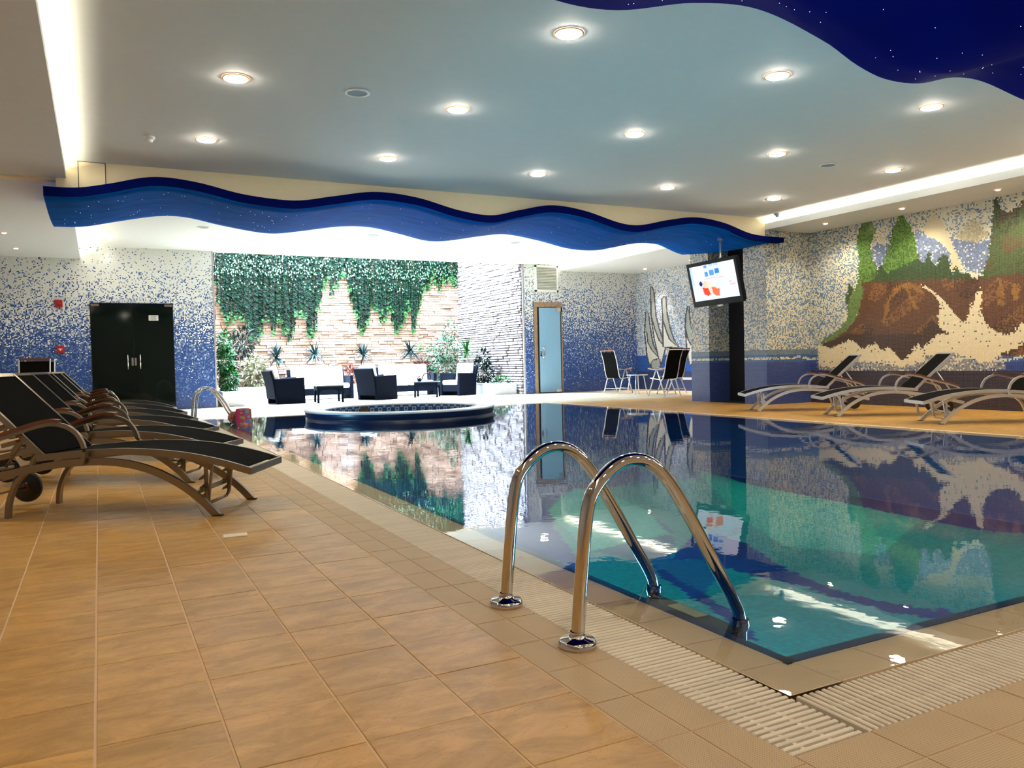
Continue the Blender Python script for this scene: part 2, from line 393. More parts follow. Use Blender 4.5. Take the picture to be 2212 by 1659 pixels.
MURAL=[('sand', [(8.85, 2.94), (8.6, 3.22), (8.46, 3.05), (8.34, 2.79), (8.22, 2.52), (8.11, 2.24), (8.17, 2.16), (8.3, 2.19), (8.34, 2.53), (8.5, 2.73), (8.71, 2.83)]), ('sand2', [(8.22, 2.76), (8.07, 2.9), (7.91, 3.0), (7.82, 2.86), (7.69, 2.73), (7.77, 2.62), (7.99, 2.63)]), ('blue', [(8.96, 2.98), (8.83, 2.97), (8.71, 2.83), (8.5, 2.73), (8.34, 2.53), (8.3, 2.32), (8.42, 2.2), (8.75, 2.24), (8.89, 2.49)]), ('blue', [(8.32, 2.77), (8.11, 2.68), (7.88, 2.63), (7.66, 2.69), (7.65, 2.33), (7.82, 2.14), (7.97, 2.17), (8.11, 2.3), (8.23, 2.55)]), ('blue', [(9.83, 2.77), (9.69, 2.85), (9.53, 2.79), (9.43, 2.84), (9.47, 2.56), (9.6, 2.48), (9.74, 2.44)]), ('sand3', [(9.71, 3.08), (9.58, 3.06), (9.47, 2.84), (9.56, 2.81), (9.69, 2.89)]), ('green', [(9.9, 3.32), (9.78, 3.25), (9.7, 3.08), (9.82, 2.85), (9.78, 2.6), (9.68, 2.4), (9.62, 2.15), (10.11, 2.2), (10.06, 2.63), (10.12, 2.97), (10.07, 3.19)]), ('green', [(9.2, 3.31), (9.05, 3.09), (8.96, 2.88), (8.91, 2.64), (8.87, 2.41), (8.82, 2.08), (9.71, 2.16), (9.57, 2.49), (9.43, 2.83), (9.33, 3.16)]), ('dkgreen', [(9.71, 2.34), (9.61, 2.49), (9.5, 2.32), (8.88, 2.49), (8.81, 2.4), (8.75, 2.53), (8.68, 2.58), (8.64, 2.42), (8.57, 2.33), (8.46, 2.52), (8.37, 2.48), (8.32, 2.33), (8.3, 2.17), (8.22, 2.3), (8.13, 2.16), (8.02, 2.16), (7.96, 2.08), (7.91, 1.99), (8.84, 2.05), (9.84, 2.13)]), ('forest', [(7.59, 3.31), (7.54, 3.3), (7.51, 3.08), (7.39, 3.01), (7.25, 3.06), (7.15, 3.16), (6.65, 3.2), (6.65, 1.68), (7.88, 1.78), (7.82, 2.07), (7.7, 2.34), (7.65, 2.76), (7.63, 3.04)]), ('brown', [(10.08, 2.21), (8.75, 2.13), (7.87, 2.06), (7.16, 2.07), (6.65, 2.08), (6.66, 0.82), (10.94, 0.89), (10.94, 1.11), (10.4, 1.37), (10.14, 1.63)]), ('dkgreen', [(10.29, 2.26), (10.18, 2.07), (10.26, 1.96), (10.22, 1.74), (10.3, 1.71), (10.37, 1.9)]), ('ltgreen', [(10.26, 1.98), (10.08, 2.27), (9.97, 2.08), (10.06, 1.79), (10.14, 1.55), (10.39, 1.34), (10.66, 1.21), (10.94, 1.12), (10.99, 1.17), (10.77, 1.27), (10.5, 1.41), (10.34, 1.56), (10.32, 1.86)]), ('dkbrown', [(10.94, 1.11), (10.35, 1.29), (8.85, 1.23), (8.66, 1.46), (8.46, 1.26), (8.43, 1.07), (8.85, 0.81), (10.94, 0.84)]), ('rust', [(9.61, 1.44), (9.54, 1.76), (9.37, 2.05), (9.14, 2.12), (8.88, 2.05), (8.77, 1.86), (8.97, 1.99), (9.19, 2.03), (9.42, 1.87), (9.51, 1.51)]), ('rust', [(9.16, 2.11), (9.1, 2.1), (9.0, 1.81), (8.89, 1.67), (8.97, 1.65), (9.08, 1.88)]), ('rust', [(7.55, 2.04), (7.48, 2.03), (7.46, 1.61), (7.54, 1.6)]), ('rust', [(7.34, 1.93), (7.22, 1.92), (7.24, 1.66), (7.34, 1.68)]), ('cream', [(8.88, 2.05), (8.76, 2.03), (8.63, 1.94), (8.47, 1.79), (8.35, 1.66), (8.25, 1.54), (8.19, 1.47), (8.11, 1.39), (8.04, 1.44), (7.98, 1.64), (7.9, 1.78), (7.82, 1.93), (7.79, 1.88), (7.83, 1.67), (7.82, 1.52), (7.77, 1.41), (7.7, 1.31), (7.59, 1.22), (7.42, 1.16), (7.31, 1.19), (7.22, 1.32), (6.66, 1.35), (6.66, 1.05), (7.16, 1.03), (7.31, 0.93), (7.49, 0.87), (7.63, 0.78), (7.82, 0.72), (7.97, 0.82), (8.27, 0.89), (8.43, 0.86), (8.78, 0.87), (8.8, 1.02), (8.68, 1.1), (8.62, 1.17), (8.54, 1.22), (8.43, 1.21), (8.34, 1.23), (8.43, 1.25), (8.51, 1.32), (8.54, 1.49), (8.49, 1.64), (8.53, 1.76), (8.65, 1.91), (8.76, 1.98)]), ('cream', [(11.01, 1.12), (10.72, 1.04), (10.56, 1.1), (10.4, 1.15), (10.27, 1.18), (10.15, 1.13), (10.03, 1.01), (9.87, 1.08), (9.73, 1.1), (9.64, 0.99), (9.55, 0.97), (9.47, 1.02), (9.33, 0.91), (9.25, 0.8), (9.13, 0.83), (8.98, 1.0), (8.89, 1.07), (8.78, 0.89), (8.77, 0.77), (9.2, 0.68), (9.85, 0.77), (10.15, 0.82), (10.67, 0.65), (11.02, 0.74)]), ('foam', [(11.05, 0.8), (10.15, 0.84), (9.2, 0.76), (8.77, 0.87), (8.27, 0.9), (7.82, 0.75), (7.49, 0.87), (7.45, 0.65), (8.12, 0.57), (8.85, 0.56), (9.85, 0.62), (10.67, 0.58), (11.05, 0.66)]), ('gold', [(9.81, 0.58), (9.52, 0.58), (9.43, 0.54), (8.98, 0.54), (8.68, 0.57), (8.04, 0.62), (8.01, 0.56), (8.52, 0.5), (9.66, 0.5)])]
SAILS=[('cream', [(19.38, 1.71), (19.28, 0.98), (19.18, 0.76), (18.73, 0.92), (18.99, 1.18), (19.18, 1.58), (19.28, 1.87)]), ('grey', [(19.31, 2.3), (19.38, 1.71), (19.28, 1.72), (19.23, 1.39), (19.03, 1.15), (18.75, 0.96), (19.03, 1.32), (19.13, 1.66), (19.21, 2.07), (19.22, 2.26)]), ('cream', [(19.05, 2.17), (18.93, 1.52), (18.73, 0.92), (18.65, 0.78), (18.45, 1.25), (18.7, 1.44), (18.88, 1.85)]), ('grey', [(19.07, 3.05), (19.05, 2.17), (18.88, 1.76), (18.7, 1.44), (18.47, 1.27), (18.71, 1.71), (18.87, 2.12), (18.91, 2.46), (18.96, 2.87)]), ('cream', [(18.51, 2.16), (18.51, 1.24), (17.89, 1.23), (18.17, 1.42), (18.37, 1.81)]), ('grey', [(18.54, 2.63), (18.51, 2.03), (18.37, 1.73), (18.23, 1.46), (17.91, 1.26), (18.07, 1.42), (18.24, 1.78), (18.36, 2.16), (18.41, 2.69)]), ('cream', [(17.52, 1.78), (17.47, 1.12), (17.37, 0.73), (17.19, 0.82), (17.18, 1.07), (17.37, 1.4)]), ('grey', [(17.4, 2.35), (17.49, 2.1), (17.52, 1.75), (17.41, 1.42), (17.18, 1.14), (17.17, 1.45), (17.34, 1.78), (17.39, 2.1)]), ('grey', [(19.11, 0.77), (19.0, 0.87), (18.73, 0.89), (18.7, 0.7), (18.92, 0.6), (19.09, 0.65)]), ('gold', [(17.74, 0.6), (17.62, 0.6), (17.71, 0.41), (17.83, 0.41)]), ('cream', [(17.71, 0.38), (17.24, 0.38), (17.24, 0.3), (17.71, 0.31)])]
POOLPAT=[('dark', [(5.7, 10.35), (6.0, 9.92), (4.89, 8.56), (4.35, 7.51), (3.96, 6.53), (3.69, 5.79), (3.61, 6.58), (3.42, 7.87), (4.9, 11.25)]), ('light', [(4.8, 8.44), (5.95, 9.7), (6.15, 9.31), (5.78, 7.78), (4.99, 6.23), (4.48, 5.84), (4.14, 6.45), (4.51, 7.7)]), ('navy', [(9.68, 13.14), (9.42, 11.96), (9.16, 10.57), (9.03, 9.54), (9.4, 7.97), (9.32, 6.47), (9.42, 5.49), (9.57, 4.67), (8.63, 4.21), (8.12, 4.74), (7.92, 4.97), (7.93, 5.71), (8.04, 6.79), (8.17, 8.64), (8.63, 10.97)]), ('navy', [(5.29, 6.38), (5.59, 6.4), (5.54, 5.87), (5.2, 5.11), (5.03, 4.49), (5.02, 4.07), (5.13, 3.75), (5.28, 3.56), (5.1, 3.44), (4.94, 3.65), (4.83, 4.11), (4.87, 4.56), (4.78, 4.95), (4.76, 5.29), (4.74, 5.67), (4.49, 5.73)]), ('navy', [(4.31, 5.75), (4.35, 5.55), (4.08, 4.79), (3.92, 4.27), (3.72, 3.84), (3.62, 3.9), (3.84, 4.32), (3.96, 4.79), (4.11, 5.37)]), ('blue', [(5.78, 7.78), (4.99, 6.23), (4.49, 5.73), (4.74, 5.67), (4.76, 5.29), (4.08, 4.79), (4.31, 5.75), (4.12, 6.42), (5.3, 6.64)]), ('light', [(8.7, 10.4), (8.17, 8.64), (8.04, 6.79), (7.93, 5.71), (6.2, 4.89), (5.78, 5.58), (6.36, 6.82)]), ('navy', [(13.73, 25.16), (14.51, 23.3), (14.86, 19.41), (14.54, 17.33), (13.06, 16.67), (12.61, 21.61)]), ('blue', [(11.18, 20.5), (11.81, 17.81), (11.96, 15.1), (10.2, 14.48), (9.14, 16.76)]), ('navy', [(10.51, 14.23), (11.51, 14.05), (13.23, 14.77), (14.76, 15.13), (14.78, 14.23), (12.77, 13.66), (10.92, 13.03)])]
IVY=[(2.98, 3.29), (3.09, 2.7), (3.27, 2.18), (3.48, 2.23), (3.64, 2.18), (3.78, 2.4), (3.94, 1.57), (4.09, 1.79), (4.27, 1.97), (4.45, 2.23), (4.56, 1.79), (4.75, 2.32), (4.93, 1.79), (5.1, 1.61), (5.24, 2.63), (5.37, 2.46), (5.5, 2.55), (5.57, 1.78), (5.75, 1.78), (5.95, 2.5), (6.11, 3.32), (6.26, 3.6), (6.33, 2.87), (6.52, 3.19), (6.67, 3.61), (6.85, 3.43), (6.95, 2.74), (7.06, 2.51), (7.19, 1.82), (7.35, 1.77), (7.55, 2.7), (7.68, 2.42), (7.83, 2.33), (7.97, 2.17), (8.05, 2.43), (8.18, 2.8), (8.3, 1.81), (8.46, 1.96), (8.61, 2.24), (8.78, 2.72), (8.9, 1.81), (9.07, 2.53), (9.24, 3.11), (9.35, 3.25), (9.47, 3.09), (9.67, 3.55), (9.87, 3.17), (10.03, 3.56), (10.24, 3.56), (10.35, 3.42)]


# ------------------------------------------------------------------ floor
fl = MB()
for a in ((XW, 1.39, YN, 19.8), (1.39, 1.63, 15.35, 19.8), (1.39, XE, YN, 1.33), (WX1, XE, 1.33, 19.8), (1.63, WX1, WY1, YB), (XE, 14.45, 12.8, YB), (GX0, GX1, YB, GY)):
    fl.bb(a[0], a[1], a[2], a[3], -0.12, -0.0022)
fl.bb(5.2, WX1, 1.33, 1.57, -0.12, -0.0022)
floor = struct(fl.build('floor', GROUT))
ch = MB(); ch.bb(1.39, 1.63, 1.33, 15.35, -0.12, -0.055); ch.bb(1.63, 5.2, 1.33, 1.57, -0.12, -0.055)
struct(ch.build('trim_1', CHANNEL))

TX, TY = 0.2955, 0.305
cells = []
for i in range(-40, 16):
    xr = 1.144 - TX*i; xl = xr-TX
    for j in range(-20, 62):
        y0 = 1.891 + TY*j
        cells.append((xl, y0))
def in_floor(x0, y0):
    x1, y1 = x0+TX, y0+TY
    cx, cy = (x0+x1)/2, (y0+y1)/2
    if cx < XW or cy < YN or cy > YB or cx > 14.45: return False
    if cx < 1.144: return True
    if cy < 1.02: return cx < XE
    if cy > 15.5: return (cx < XE or cy > 12.9)
    return cx > 8.9 and (cx < 12.4 or cy > 12.9)
cells = [c for c in cells if in_floor(*c)]
cells.sort(key=lambda c: (0 if (c[1] > 0.7 and c[0] > -0.14*c[1]-0.45 and c[0] < 1.9) else 1, math.hypot(c[0], c[1])))
tile_me = MB().bevel_box((0, 0, -0.004), (TX-0.0065, TY-0.0025, 0.008), 0.0012).build('tile', TILE, floor)
tile_me.location = (cells[0][0]+TX/2, cells[0][1]+TY/2, 0)
for c in cells[1:300]:
    o = tile_me.copy(); COL.objects.link(o)
    o.location = (c[0]+TX/2, c[1]+TY/2, random.uniform(-0.0006, 0.0006))
st = MB(); sf = MB()
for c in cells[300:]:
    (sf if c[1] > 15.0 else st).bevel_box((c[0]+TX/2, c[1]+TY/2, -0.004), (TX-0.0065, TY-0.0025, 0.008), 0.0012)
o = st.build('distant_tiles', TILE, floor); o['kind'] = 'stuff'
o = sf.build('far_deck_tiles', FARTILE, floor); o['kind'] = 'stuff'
st = MB()
gx = GX0+0.02
while gx < GX1-TX:
    gy = YB+0.02
    while gy < GY-TY:
        st.bevel_box((gx+TX/2, gy+TY/2, -0.004), (TX-0.0065, TY-0.0025, 0.008), 0.0012); gy += TY
    gx += TX
o = st.build('garden_tiles', PALETILE2, floor); o['kind'] = 'stuff'
# studded tiles beside the grating
PT = 0.252
pt = None
for k in range(2):
    for j in range(-1, 57):
        x = 1.144+0.123*(k+0.5); y = 1.29+PT*(j+0.5)
        if y > 15.35: continue
        if pt is None:
            pt = MB().bevel_box((0, 0, -0.004), (0.123-0.004, PT-0.004, 0.008), 0.0015).build('studded_tile', DOTS, floor); o = pt
        else: o = pt.copy(); COL.objects.link(o)
        o.location = (x, y, 0)
p2 = None
for k in range(2):
    for j in range(17):
        x = 1.39+PT*(j+0.5); y = 1.33-0.153*(k+0.5)
        if p2 is None:
            p2 = MB().bevel_box((0, 0, -0.004), (PT-0.004, 0.153-0.004, 0.008), 0.0015).build('studded_tile', DOTS, floor); o = p2
        else: o = p2.copy(); COL.objects.link(o)
        o.location = (x, y, 0)
# light filler tiles between the near and right decks
pl = MB().bevel_box((0, 0, 0.0025), (0.125, 0.08, 0.005), 0.002).build('floor_plate', PALE_TILE)
pl.location = (0.635, 4.59, 0); pl.rotation_euler = (0, 0, -0.1)
tag(pl, 'small pale rectangular plate in the brown floor by the nearest lounger', 'plate')

# overflow gratings
def grating(name, label, n_obj, pos_fn, n_total, size, spines):
    t = thing(name, label, 'grating')
    me = MB(); w, l = size
    me.bevel_box((0, 0, -0.011), (w, l, 0.018), 0.003)
    first = None
    for k in range(min(n_obj, n_total)):
        if first is None: first = me.build('slat', SLAT, t); o = first
        else: o = first.copy(); COL.objects.link(o)
        o.location = pos_fn(k)
    if n_total > n_obj:
        r = MB()
        for k in range(n_obj, n_total):
            p = pos_fn(k); r.bevel_box((p[0], p[1], -0.011), (w, l, 0.018), 0.003)
        o = r.build('distant_slats', SLAT, t); o['kind'] = 'stuff'
    for s in spines: MB().box(s[0], s[1]).build('spine', SLAT, t)
    return t
grating('overflow_grating', 'long white slatted overflow grating along the left edge of the pool', 300, lambda k: (1.512, 1.345+0.0236*k, 0), 594, (0.236, 0.0120),
        [((1.45, 8.34, -0.016), (0.012, 14.0, 0.016)), ((1.575, 8.34, -0.016), (0.012, 14.0, 0.016))][:1] + [((1.54, 8.34, -0.016), (0.014, 14.0, 0.016))])
grating('overflow_grating', 'white slatted overflow grating along the near edge of the pool', 300, lambda k: (1.655+0.0236*k, 1.45, 0), 150, (0.0118, 0.232),
        [((3.42, 1.40, -0.016), (3.5, 0.014, 0.016)), ((3.42, 1.48, -0.016), (3.5, 0.014, 0.016))])

# ------------------------------------------------------------------ pool
def polyfill(col, polys, X, Y, pal, noise=0.0):
    for n, p in polys:
        m = inside(p, X, Y)
        if m.any(): pal(n, col, m)
def poolcol(U, V):
    X = PX0+U; Y = PY0+V
    r = rng.random(X.shape)
    c = np.empty(X.shape+(3,)); c[...] = (0.0, 0.25, 0.235)
    far = (Y > 9.5); c[far] = (0.0, 0.11, 0.26)
    wob = np.sin(X*1.7+0.6*np.sin(Y*0.9))*0.5
    c[(np.abs(Y-10.3-wob) < 0.35)] = (0.004, 0.02, 0.15)
    c[(np.abs(Y-12.6+wob) < 0.5)] = (0.0, 0.16, 0.24)
    c[(np.abs(Y-14.2-wob*0.7) < 0.4)] = (0.004, 0.02, 0.15)
    P = {'light': (0.01, 0.42, 0.33), 'navy': (0.003, 0.014, 0.17), 'dark': (0.02, 0.04, 0.23), 'blue': (0.0, 0.10, 0.22)}
    for n, p in POOLPAT:
        j = 0.05*(rng.random(X.shape)-.5)
        c[inside(p, X+j, Y+j)] = P[n]
    c *= (0.82+0.36*r)[..., None]
    return c
PT_ = 0.04
basin = mosaic('pool_floor', (PX0, PY0, -0.90), (1, 0, 0), (0, 1, 0), int((PX1-PX0)/PT_), int((PY1-PY0)/PT_)+1, PT_, poolcol, POOLMOS)
struct(basin)
pw = MB()
for a in ((PX0-0.1, PX0, PY0-0.1, PY1+0.1), (PX1-0.02, PX1+0.1, PY0-0.1, PY1+0.1), (PX0, PX1, PY0-0.1, PY0), (PX0, PX1, PY1-0.02, PY1+0.1)):
    pw.bb(a[0], a[1], a[2], a[3], -1.0, -0.062)
POOLWALL = pbr('pool_wall_mosaic', (0.006, 0.06, 0.20), 0.35, var=0.5, scale=40)
struct(pw.build('basin_walls', POOLWALL))  # side walls of the pool basin
ed = MB()
ed.bb(PX0-0.017, PX0+0.022, PY0-0.017, PY1, -0.10, -0.0095); ed.bb(PX1-0.022, PX1+0.012, PY0, PY1, -0.10, -0.0095)
ed.bb(PX0-0.017, PX1, PY0-0.017, PY0+0.022, -0.10, -0.0095); ed.bb(PX0, PX1, PY1-0.03, PY1+0.01, -0.10, -0.0095)
struct(ed.build('trim_2', NAVY))
coping = MB().bb(WX0, WX1, WY0, PY0, -0.16, -0.06)
coping.bb(WX0, PX0, PY0, WY1, -0.16, -0.06); coping.bb(PX1, WX1, PY0, WY1, -0.16, -0.06); coping.bb(PX0, PX1, PY1, WY1, -0.16, -0.06)
cop = struct(coping.build('trim_3', GROUT))
def cop_tile(l):   # sloping towards the water, local x across, y along
    w = 0.203; b = MB()
    a = [(0, 0.0), (0.012, -0.004), (0.06, -0.005), (0.12, -0.0065), (0.17, -0.008), (0.185, -0.010), (0.19, -0.018)]
    vs = []
    for y in (-l/2, l/2): vs += [(x, y, z) for x, z in a] + [(0.19, y, -0.075), (0, y, -0.075)]
    n = len(a)+2
    fs = [tuple(range(n)), tuple(reversed(range(n, 2*n)))] + [(i, i+n, (i+1) % n+n, (i+1) % n) for i in range(n)]
    b.add(vs, fs); return b
CT = 0.252
ct = cop_tile(CT-0.004).build('coping_tile', COPING, cop)
spots = [(WX0+0.002, WY0+0.205+CT*(j+0.5), 0) for j in range(54)] + [(WX0+0.205+CT*(j+0.5), WY0+0.002, PI/2) for j in range(27)] \
      + [(WX1-0.002, WY0+0.205+CT*(j+0.5), PI) for j in range(54)] + [(WX0+0.205+CT*(j+0.5), WY1-0.002, -PI/2) for j in range(27)]
for k, (x, y, r) in enumerate(spots):
    o = ct if k == 0 else ct.copy()
    if k: COL.objects.link(o)
    o.location = (x, y, 0); o.rotation_euler = (0, 0, r)
    if r == PI/2: o.scale = (1, -1, 1)
    if r == PI/2: o.rotation_euler = (0, 0, PI/2); o.scale = (1, 1, 1)
cn = MB()   # mitred corner piece
cn.add([(0, 0, 0), (0.205, 0, 0), (0.205, 0.19, -0.014), (0.19, 0.205, -0.014), (0, 0.205, 0), (0.012, 0.012, -0.004), (0.205, 0.012, -0.004), (0.012, 0.205, -0.004), (0.17, 0.17, -0.008), (0.205, 0.17, -0.008), (0.17, 0.205, -0.008), (0.19, 0.19, -0.014)],
       [(0, 1, 6, 5), (0, 5, 7, 4), (5, 6, 9, 8), (5, 8, 10, 7), (8, 9, 2, 11), (8, 11, 3, 10)])
co = cn.build('coping_tile', COPING, cop); co.location = (WX0, WY0, 0)

tubc = (4.78, 13.67); TR, TI = 1.675, 1.34
wb = MB().add([(WX0, WY0, -0.0025), (WX1, WY0, -0.0025), (WX1, WY1, -0.0025), (WX0, WY1, -0.0025)], [(0, 1, 2, 3)])
struct(wb.build('pool_water', WATER))

# whirlpool tub rising out of the pool
tub = thing('whirlpool_tub', 'raised round whirlpool tub with dark blue mosaic wall at the far end of the pool', 'whirlpool tub', (tubc[0], tubc[1], 0))
MB().lathe((0, 0, 0), [(TR-0.02, -0.9), (TR-0.02, 0.02), (TR-0.035, 0.03), (TR-0.02, 0.04), (TR-0.01, 0.125)], 96).build('outer_wall', pbr('tub_mosaic', (0.006, 0.014, 0.05), 0.3, var=0.5, scale=120, spec=0.4), tub)
MB().lathe((0, 0, 0), [(TR-0.01, 0.125), (TR+0.005, 0.13), (TR+0.005, 0.148), (TR-0.02, 0.156), (TI+0.02, 0.156), (TI, 0.14), (TI, 0.125)], 96).build('rim', pbr('rim_stone', (0.62, 0.66, 0.70), 0.3, var=0.1), tub)
def tubcol(U, V):
    per = 0.165
    a = (U % per)/per; b = V/0.2
    c = np.empty(U.shape+(3,)); c[...] = (0.015, 0.07, 0.20)
    d = np.maximum(np.abs(a-.5)*per, np.abs(b-.55)*0.2)
    c[d < 0.040] = (0.45, 0.55, 0.65); c[d < 0.018] = (0.03, 0.10, 0.28)
    e = np.minimum(a, 1-a)*per
    c[(e < 0.028) & (b > 0.7)] = (0.35, 0.48, 0.62); c[(e < 0.02) & (b < 0.3)] = (0.30, 0.42, 0.58)
    return c
ring = mosaic('inner_wall', (0, 0, 0), (1, 0, 0), (0, 0, 1), 840, 20, 0.01, tubcol, POOLMOS, tub)
cc_ = np.empty(len(ring.data.vertices)*3); ring.data.vertices.foreach_get('co', cc_); cc_ = cc_.reshape(-1, 3)
ang = -cc_[:, 0]/8.40*2*PI; zz = cc_[:, 2]
ring.data.vertices.foreach_set('co', np.stack([TI*np.cos(ang), TI*np.sin(ang), zz-0.06], -1).reshape(-1)); ring.data.update()
MB().disc((0, 0, -0.02), TI, 64).build('tub_water', TUBWATER, tub)
MB().lathe((0, 0, 0), [(TI, -0.06), (0.9, -0.45), (0.02, -0.45)], 64).build('tub_bowl', pbr('tub_bowl', (0.1, 0.25, 0.4), 0.4), tub)
MB().box((-0.28, 1.30, 0.06), (0.16, 0.03, 0.12)).build('skimmer', pbr('skimmer_brown', (0.10, 0.07, 0.02), 0.6), tub)

# ------------------------------------------------------------------ ceilings
ce = MB(); ce.bb(XW, XE, YN, 11.3, 3.49, 3.60); ce.bb(XW, 14.45, 11.3, YB, 3.64, 3.75)
struct(ce.build('ceiling', CEIL))
def soffit(name, x0, x1, y0, y1, z, lip_z, side):
    b = MB(); b.bb(x0, x1, y0, y1, z, z+0.03)
    xe = x1 if side > 0 else x0
    b.bb(xe-(0.015 if side > 0 else 0), xe+(0.015 if side < 0 else 0), y0, y1, z+0.03, lip_z)
    return struct(b.build(name, CEIL))
def strip(label, x, y0, y1, z, side):
    t = MB(); t.bb(x-0.02, x+0.02, y0, y1, z, z+0.02)
    o = t.build('cove_light', LED); return tag(o, label, 'light strip')
soffit('ceiling_soffit_left', XW, -0.28, YN, 11.3, 3.27, 3.375, 1)
soffit('ceiling_soffit_back_left', XW, -0.28, 11.42, YB, 3.36, 3.44, 1)
soffit('ceiling_soffit_right', 11.14, XE, YN, 11.2, 3.27, 3.385, -1)
soffit('ceiling_soffit_back_right', 11.83, 14.45, 13.4, YB, 3.475, 3.535, -1)
strip('hidden cove light strip over the left soffit, near part of the room', -0.44, YN+0.1, 11.1, 3.31, 1)
strip('hidden cove light strip over the left soffit beyond the blue wave', -0.44, 11.6, YB-0.1, 3.40, 1)
strip('hidden cove light strip over the soffit along the mural wall', 11.30, YN+0.1, 11.1, 3.31, -1)
strip('hidden cove light strip over the soffit of the far seating corner', 11.97, 13.5, YB-0.1, 3.515, -1)

# waves
WF = [(-.52, 3.13), (-.17, 3.14), (.16, 3.21), (.68, 3.34), (1.17, 3.32), (1.74, 3.21), (2.22, 3.17), (2.53, 3.18), (2.98, 3.27), (3.58, 3.375), (4.21, 3.34), (4.87, 3.2), (5.41, 3.16), (5.89, 3.27), (6.47, 3.385), (7.08, 3.34), (7.8, 3.18), (8.18, 3.17), (8.77, 3.29), (9.38, 3.375), (10.02, 3.32), (10.67, 3.16), (11.34, 3.12)]
WB = [(-.52, 3.05), (-.14, 3.07), (.3, 3.17), (.88, 3.29), (1.28, 3.3), (1.83, 3.2), (2.41, 3.12), (2.7, 3.12), (3.08, 3.18), (3.79, 3.3), (4.29, 3.31), (4.79, 3.23), (5.31, 3.13), (5.67, 3.14), (6.42, 3.27), (6.91, 3.33), (7.61, 3.25), (8.33, 3.12), (8.99, 3.12), (9.55, 3.24), (10.0, 3.31), (10.49, 3.30), (11.0, 3.15), (11.35, 3.08)]
def ribbon(name, label, ftab, btab, yf, yb, x0, x1, thick, nx=150, ny=8, bow=0.05, paint=None):
    t = thing(name, label, 'ceiling panel')
    xs = [x0+(x1-x0)*i/nx for i in range(nx+1)]
    body = MB(); vs = []; fs = []
    for x in xs:
        zf = interp(ftab, x)-thick; zb = interp(btab, x)
        for k in range(ny+1):
            s = k/ny; vs.append((x+0.0, yf+(yb-yf)*s, zf*(1-s)+zb*s-bow*math.sin(PI*s)))
        vs.append((x, yb, zb+thick*0.6)); vs.append((x, yf+0.02, zf+thick-0.002))
    m = ny+3
    for i in range(nx):
        for k in range(m): a = i*m+k; b = i*m+(k+1) % m; fs.append((a, a+m, b+m, b))
    body.add(vs, fs, True)
    body.add([vs[k] for k in range(m)], [tuple(range(m))]); body.add([vs[nx*m+k] for k in range(m)], [tuple(reversed(range(m)))])
    body.build('wave_panel', paint or BLUEPAINT, t)
    fa = MB(); vs = []; fs = []
    for x in xs:
        z = interp(ftab, x); vs += [(x, yf-0.012, z-thick), (x, yf-0.012, z), (x, yf+0.03, z), (x, yf+0.03, z-thick)]
    for i in range(nx):
        for k in range(4): a = i*4+k; b = i*4+(k+1) % 4; fs.append((a, b, b+4, a+4))
    fs += [(0, 3, 2, 1), (nx*4, nx*4+1, nx*4+2, nx*4+3)]
    fa.add(vs, fs); fa.build('edge_fascia', NAVYPAINT, t)
    return t, (lambda x, s: interp(ftab, x)*(1-s)-thick*(1-s)+interp(btab, x)*s-bow*math.sin(PI*s))
w1, wz = ribbon('wave_panel_ceiling', 'deep blue wave-shaped ceiling panel crossing the room under the cream beam', WF, WB, 11.08, 13.6, -0.52, 11.14, 0.112)
nib = MB().bb(11.14, 11.44, 11.02, 11.19, 3.03, 3.12).build('panel_end', NAVYPAINT, w1)
sb = MB()
for k in range(90):
    x = random.uniform(-0.4, 10.8) if k > 35 else random.uniform(-0.4, 2.5); s = random.uniform(0.1, 0.95)
    sb.box((x, 11.08+2.52*s, wz(x, s)-0.004), (0.005, 0.005, 0.004))
sb.build('star_lights', STAR, w1)['kind'] = 'stuff'
W2 = [(-.27, 3.1), (.5, 3.25), (1.2, 3.33), (1.9, 3.22), (2.54, 3.11), (2.99, 3.13), (3.62, 3.29), (4.2, 3.35), (4.85, 3.23), (5.19, 3.11), (5.5, 3.05), (5.9, 3.07), (6.34, 3.18), (6.71, 3.20), (7.31, 3.12), (7.9, 3.08), (8.6, 3.25), (9.4, 3.25), (10.1, 3.1), (11.13, 3.15)]
w2, wz2 = ribbon('wave_panel_ceiling', 'dark blue wave-shaped ceiling panel with star lights over the near end of the pool', [(a, b+0.09) for a, b in W2], W2, 1.6, 4.25, -0.27, 11.13, 0.09, paint=SHADEDPAINT)
sb = MB()
for k in range(160):
    x = random.uniform(2.0, 7.0); s = random.uniform(0.3, 0.97)
    sb.box((x, 1.6+2.65*s, wz2(x, s)-0.004), (0.003, 0.003, 0.003))
sb.build('star_lights', STAR, w2)['kind'] = 'stuff'
# cream beam whose lower edge is hidden behind the wave
bm = MB(); vs = []; fs = []; nx = 120
for i in range(nx+1):
    x = -0.28+(11.14+0.28)*i/nx; zb = interp(WF, x)-0.045
    vs += [(x, 11.2, zb), (x, 11.2, 3.49), (x, 11.4, 3.66), (x, 11.4, zb)]
for i in range(nx):
    for k in range(4): a = i*4+k; b = i*4+(k+1) % 4; fs.append((a, b, b+4, a+4))
bm.add(vs, fs); bm.bb(XW, -0.28, 11.25, 11.4, 3.25, 3.66); bm.bb(-0.39, -0.28, 11.2, 11.3, 3.1, 3.27); bm.bb(11.14, XE, 11.2, 11.42, 3.25, 3.66)
beam = struct(bm.build('ceiling_beam', CREAM))
hp = thing('access_hatch', 'cream square access hatch in the beam above the left end of the blue wave', 'access panel')
MB().bb(-0.142, 0.148, 11.192, 11.199, 3.16, 3.484).build('hatch_panel', CREAM, hp)
